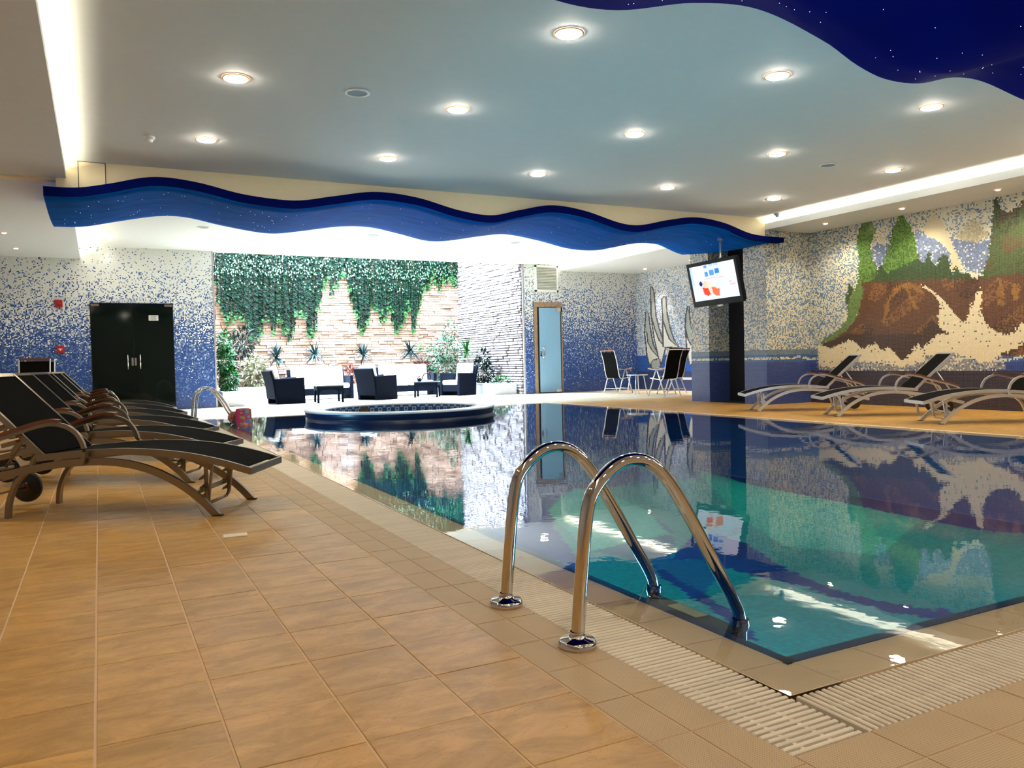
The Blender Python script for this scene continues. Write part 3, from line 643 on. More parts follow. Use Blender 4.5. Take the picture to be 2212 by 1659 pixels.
g = MB(); g.bb(-0.150, -0.142, 11.19, 11.1995, 3.16, 3.488); g.bb(0.148, 0.156, 11.19, 11.1995, 3.16, 3.488); g.bb(-0.147, 0.153, 11.188, 11.1995, 3.484, 3.489)
g.build('gap', DARK, hp)

# ------------------------------------------------------------------ walls
def pal_grad(zs, ps, white=(0.80, 0.80, 0.76), blue=(0.016, 0.055, 0.25), vary=0.5):
    def f(U, V):
        p = np.interp(V, zs, ps); r = rng.random(U.shape); r2 = rng.random(U.shape); r3 = rng.random(U.shape)
        c = np.empty(U.shape+(3,)); c[...] = white
        m = r < p
        hi = np.interp(V, [0, 1.6, 3.6], [0.04, 0.35, 0.75])
        bl = np.array(blue)[None, None]*(1-vary/2+vary*r2)[..., None]
        pale = np.array((0.24, 0.34, 0.50))[None, None]*(0.8+0.4*r2)[..., None]
        bl = np.where((r3 < hi)[..., None], pale*0.6+bl*0.4, bl)
        c[m] = bl[m]
        c[~m] *= (0.9+0.1*r2[~m])[:, None]
        return c
    return f
ZS = [0, 0.5, 1.0, 1.35, 1.65, 1.9, 2.2, 2.6, 3.0, 3.3, 3.62]; PS = [1, .998, .972, .93, .80, .62, .43, .27, .16, .08, .03]
wl = mosaic('wall_back_left', (XW, YB, 0), (1, 0, 0), (0, 0, 1), int((GX0-XW)/T), 155, T, pal_grad(ZS, PS), MOSAIC); struct(wl)
wr = mosaic('wall_back_right', (GX1, YB, 0), (1, 0, 0), (0, 0, 1), int((14.47-GX1)/T), 155, T, pal_grad(ZS, [1, .99, .95, .92, .82, .7, .55, .4, .22, .1, .07]), MOSAIC); struct(wr)
def wallback(name, x0, x1, y0, y1, z0=0.0, z1=3.75, m=PLASTER): return struct(MB().bb(x0, x1, y0, y1, z0, z1).build(name, m))
wallback('wall_back_core', XW, GX0-0.02, YB+0.01, YB+0.2)
wallback('wall_back_core', GX1+0.02, 14.6, YB+0.01, YB+0.2)
wallback('wall_left', XW-0.15, XW, YN, YB+0.2)
wallback('wall_near', XW-0.15, 12.6, YN-0.15, YN)
wallback('wall_lintel', GX0-0.1, GX1+0.1, YB+0.0, YB+0.2, 3.64, 6.8, CREAM)
BLUE_B = np.array((0.03, 0.06, 0.25))
def skymix(c, V, pr, r, r2, cream=(0.74, 0.68, 0.50), grey=(0.14, 0.22, 0.33)):
    m = r < pr
    c[...] = np.array(cream)*(0.9+0.12*r2)[..., None]
    c[m] = (np.array(grey)*(0.7+0.7*r2)[..., None])[m]
def base_band(c, V, U, r, r2, top=1.03):
    # water line: greyish haze, cream foam line, deep blue below
    wv = 0.03*np.sin(U*3.1)+0.02*np.sin(U*7.7+1)
    m = V < top; c[m] = (np.array((0.14, 0.20, 0.26))*(0.7+0.5*r2)[..., None])[m]
    m = V < top-0.09; c[m] = (np.array((0.03, 0.11, 0.33))*(0.6+0.7*r2)[..., None])[m]
    m = (np.abs(V-(top-0.18)-wv) < 0.022) & (r < 0.75); c[m] = (0.70, 0.64, 0.46)
    m = V < top-0.24; c[m] = (np.array((0.016, 0.05, 0.23))*(0.7+0.6*r2)[..., None])[m]
def colcol(U, V):
    r = rng.random(U.shape); r2 = rng.random(U.shape); c = np.empty(U.shape+(3,))
    skymix(c, V, np.interp(V, [1, 2.2, 3.3], [.47, .48, .42]), r, r2); base_band(c, V, U, r, r2); return c
def muralcol(U, V):
    Y = 11.2-U; r = rng.random(U.shape); r2 = rng.random(U.shape); c = np.empty(U.shape+(3,))
    skymix(c, V, np.interp(Y, [7.5, 9.6, 11.2], [.22, .36, .46]), r, r2)
    base_band(c, V, U, r, r2, 1.0)
    w = V < 0.98
    PAL = {'sand': (0.66, 0.56, 0.36), 'sand2': (0.52, 0.45, 0.28), 'sand3': (0.72, 0.64, 0.45), 'blue': (0.17, 0.22, 0.36), 'green': (0.055, 0.125, 0.018),
           'dkgreen': (0.025, 0.06, 0.016), 'ltgreen': (0.12, 0.20, 0.05), 'forest': (0.055, 0.085, 0.022), 'brown': (0.105, 0.038, 0.014), 'dkbrown': (0.045, 0.018, 0.011),
           'rust': (0.26, 0.115, 0.02), 'cream': (0.78, 0.66, 0.42), 'gold': (0.45, 0.34, 0.14)}
    for n, p in MURAL:
        j = 0.05*(rng.random(U.shape)-.5); m = inside(p, Y+j, V+j*0.8)
        if n == 'foam':
            q = rng.random(U.shape); a = np.array((0.24, 0.25, 0.26))*(0.7+0.6*r2)[..., None]
            cur = c.sum(-1) > 1.6
            c[m & ~cur] = a[m & ~cur]; mm = m & (q < 0.16) & ~cur; c[mm] = (0.76, 0.68, 0.50)
            mm = m & (q > 0.93); c[mm] = (0.05, 0.06, 0.2)
            continue
        cc = np.array(PAL[n])
        vv = 0.10 if n in ('cream', 'sand') else 0.55
        a = cc*(1-vv/2+vv*r2)[..., None]
        if n in ('brown', 'forest'):
            g = (np.sin(Y*9+2.5*np.sin(V*4))+np.sin(V*11+Y*5) > 0.7) & (rng.random(U.shape) < .55)
            a[g] = np.array((0.22, 0.09, 0.025)) if n == 'brown' else np.array((0.11, 0.06, 0.025))
            g = (np.sin(Y*5-1)*np.sin(V*3.3+1) > 0.5) & (rng.random(U.shape) < .5); a[g] *= 0.45
        if n == 'green':
            g = rng.random(U.shape) < np.interp(V, [1.6, 3.2], [0.05, 0.6]); a[g] = (0.12, 0.27, 0.03)
        c[m] = a[m]
        if n == 'blue':
            q = m & (rng.random(U.shape) < .10); c[q] = (0.72, 0.68, 0.55)
        if n == 'cream':
            q = m & (rng.random(U.shape) < .035) & (V > 0.95); c[q] = (0.15, 0.17, 0.12)
    m = (V < 0.60); c[m] = (np.array((0.022, 0.015, 0.035))*(0.6+0.8*r2)[..., None])[m]
    return c
nyr = int((11.2-2.6)/T)
struct(mosaic('wall_right', (XE, 11.2, 0), (0, -1, 0), (0, 0, 1), nyr, 142, T, muralcol, MURAL_MAT))
wallback('wall_right_core', XE+0.01, XE+0.2, YN, 11.6)
wallback('wall_right_near', XE-0.004, XE+0.01, YN, 2.62, 0, 3.4, pbr('plain_blue_grey', (0.25, 0.24, 0.2), 0.6))
struct(mosaic('wall_column_face', (11.15, 11.2, 0), (1, 0, 0), (0, 0, 1), 49, 155, T, colcol, MURAL_MAT))
struct(mosaic('wall_column_near', (11.15, 11.79, 0), (0, -1, 0), (0, 0, 1), 25, 155, T, colcol, MURAL_MAT))
struct(mosaic('wall_niche', (11.15, 12.80, 0), (1, 0, 0), (0, 0, 1), 23, 155, T, colcol, MURAL_MAT))
struct(mosaic('wall_column_far', (11.15, 13.36, 0), (0, -1, 0), (0, 0, 1), 24, 155, T, colcol, MURAL_MAT))
wallback('wall_column_core', 11.16, 12.5, 11.21, 11.79)
wallback('wall_column_core', 11.16, 14.6, 12.81, 13.36)
wallback('wall_niche_back', 11.7, 12.4, 11.79, 12.81, 0, 3.75, DARK)  # near-black colour stands for the shade inside the niche
struct(MB().bb(11.155, 12.2, 11.79, 12.8, -0.003, 0.003).build('floor_niche', CHANNEL))
def sailcol(U, V):
    Y = YB-U; r = rng.random(U.shape); r2 = rng.random(U.shape); c = np.empty(U.shape+(3,))
    skymix(c, V, np.interp(V, [0.9, 2.2, 3.4], [.55, .50, .36]), r, r2, (0.74, 0.72, 0.64), (0.16, 0.26, 0.46))
    m = V < 1.0; c[m] = (np.array((0.015, 0.08, 0.36))*(0.6+0.7*r2)[..., None])[m]
    m = V < 0.55; c[m] = (np.array((0.025, 0.035, 0.12))*(0.7+0.6*r2)[..., None])[m]
    K = {'cream': (0.66, 0.66, 0.60), 'grey': (0.34, 0.37, 0.33), 'gold': (0.55, 0.36, 0.05)}
    for n, p in SAILS:
        big = np.zeros(U.shape, bool)
        for dx, dy in ((.026, 0), (-.026, 0), (0, .028), (0, -.028), (.04, 0), (-.04, 0)): big |= inside(p, Y+dx*1.5, V+dy)
        c[big] = (0.07, 0.05, 0.05)
        m = inside(p, Y, V); c[m] = (np.array(K[n])*(0.95+0.1*r2)[..., None])[m]
    return c
struct(mosaic('wall_seating_corner', (14.45, YB, 0), (0, -1, 0), (0, 0, 1), int((YB-13.36)/T), 155, T, sailcol, MOSAIC))
wallback('wall_seating_core', 14.46, 14.6, 13.3, YB+0.2)

# ------------------------------------------------------------------ lounge garden walls of ledge stone
def ledge_wall(name, origin, u, nrm, length, height, sx, sz, mat, n_obj, zlow, g=0.006):
    o = Vector(origin); u = Vector(u); nrm = Vector(nrm)
    b = MB()
    c = o+u*length/2-nrm*0.08+Vector((0, 0, height/2)); d = (abs(u.x)*length+abs(nrm.x)*0.12, abs(u.y)*length+abs(nrm.y)*0.12, height)
    b.box(c, d); w = struct(b.build(name, MORTAR))
    stones = []
    z = 0.0
    while z < height:
        h = sz*random.uniform(0.7, 1.35); s = -random.uniform(0, sx)
        while s < length:
            l = sx*random.uniform(0.55, 1.6); s0 = max(s, 0); s1 = min(s+l, length)
            if s1-s0 > 0.04: stones.append((s0, s1, z, min(h, height-z)))
            s += l
        z += h
    def geo(b, st):
        s0, s1, z, h = st; d = random.uniform(0.02, 0.085)
        k = 2
        pts = []
        for i, s in enumerate((s0+g, s1-g)):
            for zz, e in ((z+g, 0.6), (z+h-g, 0.85)):
                pts.append((s, zz, -0.03)); pts.append((s, zz, d*random.uniform(0.6, 1.1)))
        vs = [o+u*a+Vector((0, 0, q))+nrm*e for a, q, e in pts]
        b.add(vs, [(0, 1, 3, 2), (4, 6, 7, 5), (1, 5, 7, 3), (0, 4, 5, 1), (2, 3, 7, 6)])
    order = sorted(stones, key=lambda t: abs(t[2]-zlow) - 0.3*(t[1]-t[0]))
    for st in order[:n_obj]:
        b = MB(); geo(b, st); b.build('stone', mat, w)
    b = MB()
    for st in order[n_obj:]: geo(b, st)
    b.build('distant_stones', mat, w)['kind'] = 'stuff'
    return w
ledge_wall('wall_garden_back', (GX0-0.1, GY, 0), (1, 0, 0), (0, -1, 0), GX1-GX0+0.2, 6.7, 0.31, 0.072, STONE, 300, 1.45)
ledge_wall('wall_garden_right', (GX1-0.03, YB+0.02, 0), (0, 1, 0), (-1, 0, 0), GY-YB, 6.7, 0.31, 0.075, STONEW, 300, 2.0, 0.012)
ledge_wall('wall_garden_left', (GX0-0.0, YB+0.21, 0), (0, 1, 0), (1, 0, 0), GY-YB-0.2, 6.7, 0.36, 0.10, STONE, 0, 2.0)
jm = MB().bb(GX0-0.02, GX0+0.012, YB-0.01, YB+0.22, 0, 3.64); jm.bb(GX1-0.03, GX1+0.02, YB-0.012, YB+0.03, 0, 3.64)
struct(jm.build('trim_4', pbr('jamb_grey', (0.33, 0.33, 0.37), 0.6)))
# skylight roof: frame bars that carry the daylight panel
sk = MB()
for x in (2.3, 4.4, 6.5, 8.6, 10.7): sk.bb(x-0.03, x+0.03, YB, GY+0.2, 6.52, 6.60)
struct(sk.build('window_1', WHITE))
# ------------------------------------------------------------------ ceiling fittings
def downlight(loc, r, label, lens, group=None, depth=0.0):
    t = thing('downlight', label, 'ceiling light', loc, group=group)
    MB().lathe((0, 0, 0), [(r+0.012, 0), (r+0.012, -0.006), (r-0.004, -0.008), (r-0.006, 0)], 28).build('trim_ring', RING, t)
    MB().lathe((0, 0, 0), [(r-0.004, -0.004), (r-0.010, -0.004-0.09*r), (r*0.6, -0.004-0.18*r), (0.001, -0.004-0.21*r)], 24).build('lens', lens, t)
    return t
ORD = ['leftmost', 'second from the left', 'third from the left', 'fourth from the left', 'rightmost']
rows = [(5.5, 'nearest row', [3.37, 5.62, 7.84, 10.07]), (7.55, 'middle row', [1.165, 3.32, 5.53, 7.77, 10.0]), (9.68, 'row nearest the blue wave', [1.156, 3.29, 5.45, 7.7, 9.9])]
for y, rn, xs in rows:
    for i, x in enumerate(xs):
        o = ORD[i] if i < len(xs)-1 else ORD[-1]
        downlight((x, y+0.03*(i-2), 3.488), 0.105, 'lit round downlight, %s in the ceiling, %s' % (o, rn), LENS, 'downlights in the main ceiling')
for x in (1.15, 3.4, 5.6, 7.8, 10.0):      # the same grid goes on above the viewer
    for y in (0.6, -2.0): downlight((x, y, 3.488), 0.105, 'round recessed downlight in the ceiling above and behind the viewer', LENS, 'downlights behind the viewer')
downlight((0.26, 18.3, 3.638), 0.10, 'round downlight in the far ceiling above the left mosaic wall', LENS, 'downlights in the far ceiling')
downlight((3.51, 18.1, 3.638), 0.10, 'round downlight in the far ceiling above the ivy, left part', LENS, 'downlights in the far ceiling')
downlight((10.1, 18.0, 3.638), 0.10, 'round downlight in the far ceiling beside the far cove, above the vent', LENS, 'downlights in the far ceiling')
for i, (x, y, z, l) in enumerate([(-1.39, 16.5, 3.359, 'small spotlight in the left soffit, nearer of the two'), (-1.37, 18.5, 3.359, 'small spotlight in the left soffit, farther of the two'),
        (11.66, 10.25, 3.268, 'small spotlight in the right soffit, farthest of the three over the mural'), (11.70, 8.74, 3.268, 'small spotlight in the right soffit, middle of the three over the mural'), (11.74, 7.2, 3.268, 'small spotlight in the right soffit, nearest of the three over the mural')]):
    downlight((x, y, z), 0.042, l, SMALL_LENS, 'small soffit spotlights')
for i, (x, y) in enumerate([(13.9, 18.6), (13.9, 16.6), (13.9, 15.2)]): downlight((x, y, 3.472), 0.05, 'small spotlight over the sailing boat mural, %s' % ['by the far corner', 'middle one', 'nearest the column'][i], SMALL_LENS, 'spotlights over the sailing boat mural')
def wash(x, y, z, rot, e=60, col=(1.0, .8, .5), ang=75):
    l = bpy.data.lights.new('spot_beam', 'SPOT'); l.energy = e; l.color = col; l.spot_size = math.radians(ang); l.spot_blend = 0.7; l.shadow_soft_size = 0.04
    o = bpy.data.objects.new('spot_beam', l); COL.objects.link(o); o.location = (x, y, z); o.rotation_euler = rot
for y in (10.25, 8.74, 7.2, 5.7, 4.2): wash(11.62, y, 3.25, (0, -0.08, 0), 60, (1.0, .90, .70), 135)
for y in (18.6, 16.6, 15.2): wash(13.9, y, 3.45, (0, -0.1, 0), 120, (1.0, .9, .75))
for y in (18.5, 16.5, 14.5, 12.5, 9, 6.5, 4, 1.5): wash(-1.38, y, 3.24 if y < 11 else 3.34, (0, 0, 0), 45, (1.0, .86, .66), 110)
for (x, y, z, l) in [(2.25, 7.43, 3.487, 'round grey ceiling loudspeaker between the left and second columns of lights'), (8.88, 7.75, 3.487, 'round grey ceiling loudspeaker near the right cove'),
        (1.88, 16.5, 3.637, 'round ceiling loudspeaker in the far ceiling, left'), (5.22, 16.43, 3.637, 'round ceiling loudspeaker in the far ceiling, middle'), (8.56, 16.35, 3.637, 'round ceiling loudspeaker in the far ceiling, right')]:
    t = thing('ceiling_speaker', l, 'loudspeaker', (x, y, z))
    MB().lathe((0, 0, 0), [(0.12, 0), (0.12, -0.006), (0.095, -0.01), (0.09, 0)], 28).build('frame', WHITE, t)
    MB().disc((0, 0, -0.004), 0.092, 24, down=True).build('grille', GREY, t)
for (x, y, l, m) in [(0.58, 9.75, 'white round smoke detector on the ceiling left of the lights', WHITE), (11.0, 10.75, 'small dark detector on the ceiling by the right cove', GREY)]:
    t = thing('smoke_detector', l, 'smoke detector', (x, y, 3.49))
    MB().lathe((0, 0, 0), [(0.06, 0), (0.06, -0.018), (0.045, -0.03), (0.001, -0.03)], 24).build('base', m, t)
    MB().lathe((0, 0, 0), [(0.035, -0.03), (0.033, -0.055), (0.02, -0.065), (0.001, -0.065)], 20).build('sensor', m, t)

# ------------------------------------------------------------------ wall fittings
def door_dark():
    t = thing('door_1', 'double door of dark glass in the left mosaic wall', 'door', (0.705, YB, 0))
    t['kind'] = 'structure'; del t['category']
    fr = MB(); fr.bb(-0.84, 0.84, -0.012, 0.0, 0.0, 2.41); fr.build('backing', DARK, t)
    for s, w in ((-1, 0), (1, 0)):
        d = MB(); d.bb(min(0.006*s, 0.825*s), max(0.006*s, 0.825*s), -0.03, -0.016, 0.012, 2.385); lf = d.build('door_leaf', DARKGLASS, t)
        h = MB(); xh = 0.125*s
        h.tube([(xh, -0.03, 1.22), (xh, -0.075, 1.22)], 0.007); h.tube([(xh, -0.03, 0.98), (xh, -0.075, 0.98)], 0.007); h.tube([(xh, -0.075, 0.94), (xh, -0.075, 1.26)], 0.014, 10)
        h.build('handle', CHROME, lf)
        k = MB(); k.bb(*(sorted((0.012*s, 0.052*s))), -0.036, -0.029, 1.02, 1.19); k.build('lock_plate', CHROME, lf)
        k = MB(); k.bb(*(sorted((0.66*s, 0.82*s))), -0.036, -0.012, 2.335, 2.385); k.build('patch_fitting', CHAMP, lf)
        k = MB(); k.bb(*(sorted((0.70*s, 0.82*s))), -0.036, -0.012, 0.012, 0.05); k.build('patch_fitting', CHAMP, lf)
    MB().bb(-0.84, 0.84, -0.04, 0, 2.39, 2.405).build('head_rail', NAVYPAINT, t)
    s = thing('door_sign', 'small white sign with two dark lines on the dark glass door', 'sign', (1.13, YB-0.034, 2.08))
    MB().bb(-0.10, 0.10, -0.006, 0, -0.06, 0.06).build('plate', pbr('sign_white', (0.55, 0.55, 0.53), 0.5), s)
    ink = MB()
    for row, (zz, pts) in enumerate([(0.018, [(-.055, 0), (-.04, .012), (-.02, .008), (-.005, .018), (.01, .004), (.03, .006), (.045, .012), (.058, .02)]),
                                     (-0.022, [(-.065, 0), (-.05, .002), (-.03, -.006), (-.012, .004), (.005, 0), (.025, .003), (.045, .006), (.065, -.006)])]):
        ink.tube([(x, -0.008, zz+z) for x, z in pts], 0.0045, 6)
        for x in (-.03, 0.0, .03): ink.box((x, -0.008, zz-0.010), (0.012, 0.003, 0.006))
    ink.build('lettering', BLACK, s)
door_dark()
def door_open():
    t = thing('door_2', 'frosted pale blue glass door in a marble surround', 'door', (11.37, YB, 0)); t['kind'] = 'structure'; del t['category']
    MB().bb(-0.46, 0.46, -0.01, 0, 0, 2.58).build('dark_opening', DARK, t)
    f = MB(); f.bb(-0.46, -0.36, -0.03, 0, 0, 2.58); f.bb(0.385, 0.46, -0.03, 0, 2.3, 2.58); f.bb(-0.46, 0.46, -0.032, 0, 2.44, 2.58); f.bb(0.42, 0.46, -0.03, 0, 0, 2.58)
    f.build('surround', MARBLE, t)
    lf = MB().bb(-0.31, 0.375, -0.055, -0.042, 0.03, 2.42).build('door_leaf', FROST, t)
    h = MB(); P = smooth_path([(-0.25, -0.05, 1.27), (-0.24, -0.10, 1.29), (-0.20, -0.13, 1.24), (-0.20, -0.13, 1.06), (-0.24, -0.10, 1.0), (-0.25, -0.05, 1.02)], 5); h.tube(P, 0.014, 8)
    h.build('handle', CHROME, lf)
    k = MB(); k.bb(-0.30, -0.25, -0.065, -0.04, 1.05, 1.2); k.build('lock_plate', CHROME, lf)
    k = MB(); k.bb(0.24, 0.38, -0.065, -0.035, 2.33, 2.43); k.build('hinge', CHROME, lf)
    k = MB(); k.bb(0.22, 0.38, -0.065, -0.035, 0.03, 0.10); k.build('hinge', CHROME, lf)
door_open()
v = thing('air_vent', 'square white louvred air vent above the frosted door', 'air vent', (11.345, YB, 3.24))
f = MB()
for a in ((-0.375, -0.325, -0.37, 0.37), (0.325, 0.375, -0.37, 0.37), (-0.375, 0.375, -0.37, -0.32), (-0.375, 0.375, 0.32, 0.37)): f.bb(a[0], a[1], -0.035, 0, a[2], a[3])
f.build('frame', WHITE, v); MB().bb(-0.33, 0.33, -0.008, 0, -0.33, 0.33).build('backing', pbr('vent_shadow', (0.3, 0.3, 0.26), 0.7), v)
sl0 = None
for k in range(15):
    z = -0.30+k*0.043
    if sl0 is None: sl0 = MB().box((0, -0.018, 0), (0.65, 0.004, 0.036), M=Matrix.Rotation(-0.7, 3, 'X')).build('louvre', pbr('louvre_grey', (0.60, 0.61, 0.55), 0.5), v); o = sl0
    else: o = sl0.copy(); COL.objects.link(o)
    o.location = (0, 0, z)
for (x, z, l, cat) in [(-0.72, 2.38, 'red alarm sounder box high on the mosaic wall left of the dark glass door', 'fire alarm'), (-0.72, 1.40, 'red fire alarm call point with a white mark, below the alarm sounder', 'alarm button')]:
    t = thing('fire_alarm', l, cat, (x, YB, z))
    MB().bb(-0.075, 0.075, -0.06, 0, -0.08, 0.08).build('housing', RED, t, bevel=0.01)
    if z < 2: MB().bb(-0.04, 0.04, -0.064, -0.058, 0.0, 0.012).bb(-0.012, 0.012, -0.064, -0.058, -0.03, 0.0).build('mark', WHITE, t)
    else: MB().lathe((0, 0, 0), [(0.05, -0.02), (0.03, 0.02)], 16).build('grille', RED, t).location = (0, -0.055, 0)

# television
tv = thing('television', 'flat television with a black frame hanging tilted from the blue wave beside the mosaic column', 'television', (10.175, 11.52, 2.325))
Y_, T_, R_ = math.radians(181.57), math.radians(12.08), math.radians(1.26)
n = Vector((math.cos(Y_), math.sin(Y_), 0)); u = Vector((-math.sin(Y_), math.cos(Y_), 0)); vz = Vector((0, 0, 1))
n2 = n*math.cos(T_)-vz*math.sin(T_); v2 = vz*math.cos(T_)+n*math.sin(T_)
u2 = u*math.cos(R_)+v2*math.sin(R_); v3 = -u*math.sin(R_)+v2*math.cos(R_)
TM = Matrix((u2, v3, n2)).transposed()      # local x right, y up, z towards the viewer
SW, SH = 1.18, 0.667
def tvbox(x0, x1, y0, y1, z0, z1, name, mat, par=tv):
    b = MB().box(TM @ Vector(((x0+x1)/2, (y0+y1)/2, (z0+z1)/2)), (x1-x0, y1-y0, z1-z0), M=TM); return b.build(name, mat, par)
tvbox(-SW/2-.06, SW/2+.06, SH/2, SH/2+.06, -.05, .01, 'bezel', BLACK); tvbox(-SW/2-.06, SW/2+.06, -SH/2-.11, -SH/2, -.05, .012, 'bezel', BLACK)
tvbox(-SW/2-.06, -SW/2, -SH/2, SH/2, -.05, .01, 'bezel', BLACK); tvbox(SW/2, SW/2+.06, -SH/2, SH/2, -.05, .01, 'bezel', BLACK)
tvbox(-SW/2-.04, SW/2+.04, -SH/2-.09, SH/2+.04, -.10, -.045, 'housing', BLACK)
tvbox(-.03, .10, -SH/2-.145, -SH/2-.11, -.03, .0, 'sensor_bar', WHITE)
def screencol(U, V):
    x = U/SW; y = V/SH; c = np.empty(U.shape+(3,)); c[...] = (0.78, 0.80, 0.95)
    def rect(a, b, cc, d, col): c[(x > a) & (x < b) & (y > cc) & (y < d)] = col
    rect(0, .07, .45, 1, (.55, .75, .95)); rect(.06, .30, .52, 1, (.93, .93, .97)); rect(.30, .72, .60, 1, (.75, .88, .97)); rect(.72, 1, .55, 1, (.90, .84, .92))
    rect(.33, .40, .90, .98, (.15, .35, .85)); rect(.45, .53, .93, .99, (.45, .65, .95)); rect(.56, .64, .93, 1, (.45, .65, .95))
    rect(.33, .40, .66, .80, (.10, .32, .80)); rect(.43, .53, .68, .82, (.12, .36, .85)); rect(.56, .65, .70, .84, (.05, .25, .70))
    rect(.30, .75, .585, .605, (.75, .45, .55)); rect(.30, .95, .56, .585, (.95, .82, .88))
    rect(.84, .96, .33, .37, (.95, .55, .65)); rect(.82, .87, .42, .44, (.25, .25, .35)); rect(.0, 1, 0, .06, (.75, .85, .93))
    def ell(cx, cy, rx, ry, col): c[((x-cx)/rx)**2+((y-cy)/ry)**2 < 1] = col
    ell(.20, .48, .035, .07, (.02, .04, .22)); ell(.29, .44, .05, .12, (.98, .66, .50))
    c[inside([(.22, .38), (.30, .34), (.40, .36), (.42, .17), (.32, .12), (.24, .17)], x, y)] = (.95, .08, .04)
    c[inside([(.42, .36), (.50, .34), (.55, .28), (.60, .29), (.57, .08), (.50, .09), (.44, .16)], x, y)] = (.93, .20, .09)
    c[inside([(.33, .52), (.40, .52), (.50, .36), (.46, .33), (.38, .44), (.43, .16), (.38, .16), (.34, .38)], x, y)] = (1, .76, .58)
    return c
m, nt, out = nodes_of('screen_picture')
at = N(nt, 'ShaderNodeAttribute', attribute_name='tile_color'); e = N(nt, 'ShaderNodeEmission'); e.inputs[1].default_value = 0.72
nt.links.new(at.outputs['Color'], e.inputs[0]); nt.links.new(e.outputs[0], out.inputs[0])
o0 = TM @ Vector((-SW/2, -SH/2, 0.004))
mosaic('screen', tuple(o0), tuple(TM @ Vector((1, 0, 0))), tuple(TM @ Vector((0, 1, 0))), 118, 66, 0.01, screencol, m, tv)
MB().tube([(0.16, 0.0, 0.1), (0.16, 0.0, 0.78)], 0.02, 10).tube([(0.16, 0, 0.1), (0.06, 0, 0.0)], 0.03, 8).build('ceiling_pole', SILVER, tv)
MB().lathe((0.16, 0, 0.76), [(0.05, 0), (0.05, 0.06), (0.001, 0.06)], 16).build('pole_flange', SILVER, tv)

# ------------------------------------------------------------------ pool ladders
def ladder(name, label, loc, w=0.507):
    t = thing(name, label, 'pool ladder', loc)
    prof = [(0, 0), (0.004, 0.06), (0.022, 0.24), (0.045, 0.42), (0.075, 0.50), (0.15, 0.565), (0.225, 0.586), (0.305, 0.565), (0.385, 0.49), (0.48, 0.345), (0.585, 0.168), (0.66, 0.045), (0.69, -0.03), (0.692, -0.12), (0.692, -0.78)]
    for y in (0, w):
        P = smooth_path([(x, y, z) for x, z in prof], 7)
        r = MB().tube(P, 0.0225, 14, upv=(0, 1, 0)).build('handrail', CHROME, t)
        MB().lathe((0, y, 0), [(0.0, 0.0), (0.062, 0.0), (0.064, 0.012), (0.055, 0.026), (0.03, 0.030), (0.0235, 0.045), (0.0235, 0.05)], 32).build('flange', CHROME, r)
        MB().tube([(0.655, y, -0.10), (0.53, y, -0.12)], 0.012, 8).lathe((0.69, y, -0.045), [(0.03, -0.02), (0.034, 0), (0.03, 0.02)], 16).build('wall_bracket', CHROME, r)
    for z in (-0.07, -0.36, -0.62):
        s = MB().bb(0.635, 0.715, 0.0, w, z-0.025, z).build('tread', RUBBER, t)
        MB().bb(0.645, 0.705, w*0.38, w*0.72, z, z+0.004).build('grip_strip', pbr('grip_beige', (0.45, 0.40, 0.20), 0.5), s)
    return t
lad = ladder('pool_ladder', 'polished steel pool ladder with two tall handrail loops in the foreground', (1.339, 2.184, 0))
lad2 = dup(lad, (1.40, 14.36, 0), 0, 'polished steel pool ladder at the far left corner of the pool')
bag = thing('swim_float', 'red and orange patterned rolled float hanging on the far ladder at the water', 'float', (1.94, 13.6, 0.0))
FLOATM = pbr('patterned_fabric', (0.42, 0.06, 0.05), 0.7, var=0.1)
nt = FLOATM.node_tree
vo = N(nt, 'ShaderNodeTexVoronoi'); vo.inputs['Scale'].default_value = 28; g_ = N(nt, 'ShaderNodeNewGeometry'); nt.links.new(g_.outputs['Position'], vo.inputs['Vector'])
ra = N(nt, 'ShaderNodeValToRGB'); ra.color_ramp.interpolation = 'CONSTANT'
el = ra.color_ramp.elements; el[0].color = (0.45, 0.03, 0.06, 1); el[1].position = 0.35; el[1].color = (0.6, 0.2, 0.03, 1)
for p_, c_ in ((0.55, (0.08, 0.10, 0.25, 1)), (0.7, (0.5, 0.05, 0.05, 1)), (0.85, (0.2, 0.25, 0.12, 1))): k_ = el.new(p_); k_.color = c_
sp_ = N(nt, 'ShaderNodeSeparateColor'); nt.links.new(vo.outputs['Color'], sp_.inputs[0]); nt.links.new(sp_.outputs[0], ra.inputs[0])
nt.links.new(ra.outputs[0], [x for x in nt.nodes if x.type == 'BSDF_PRINCIPLED'][0].inputs['Base Color'])
b = MB(); b.lathe((0, 0, 0), [(0.001, -0.17), (0.07, -0.17), (0.10, -0.14), (0.105, 0.0), (0.10, 0.14), (0.07, 0.17), (0.001, 0.17)], 24)
b.v = [(v_[0], v_[2], v_[1]+0.11) for v_ in b.v]; ro = b.build('rolled_mat', FLOATM, bag)
b = MB(); b.bb(-0.02, 0.20, -0.36, -0.15, -0.02, 0.27); b.build('square_pad', FLOATM, bag, bevel=0.03)
MB().bb(-0.025, 0.02, -0.365, -0.30, -0.02, 0.27).build('pink_band', pbr('pink_band', (0.55, 0.01, 0.12), 0.6), bag, bevel=0.01)

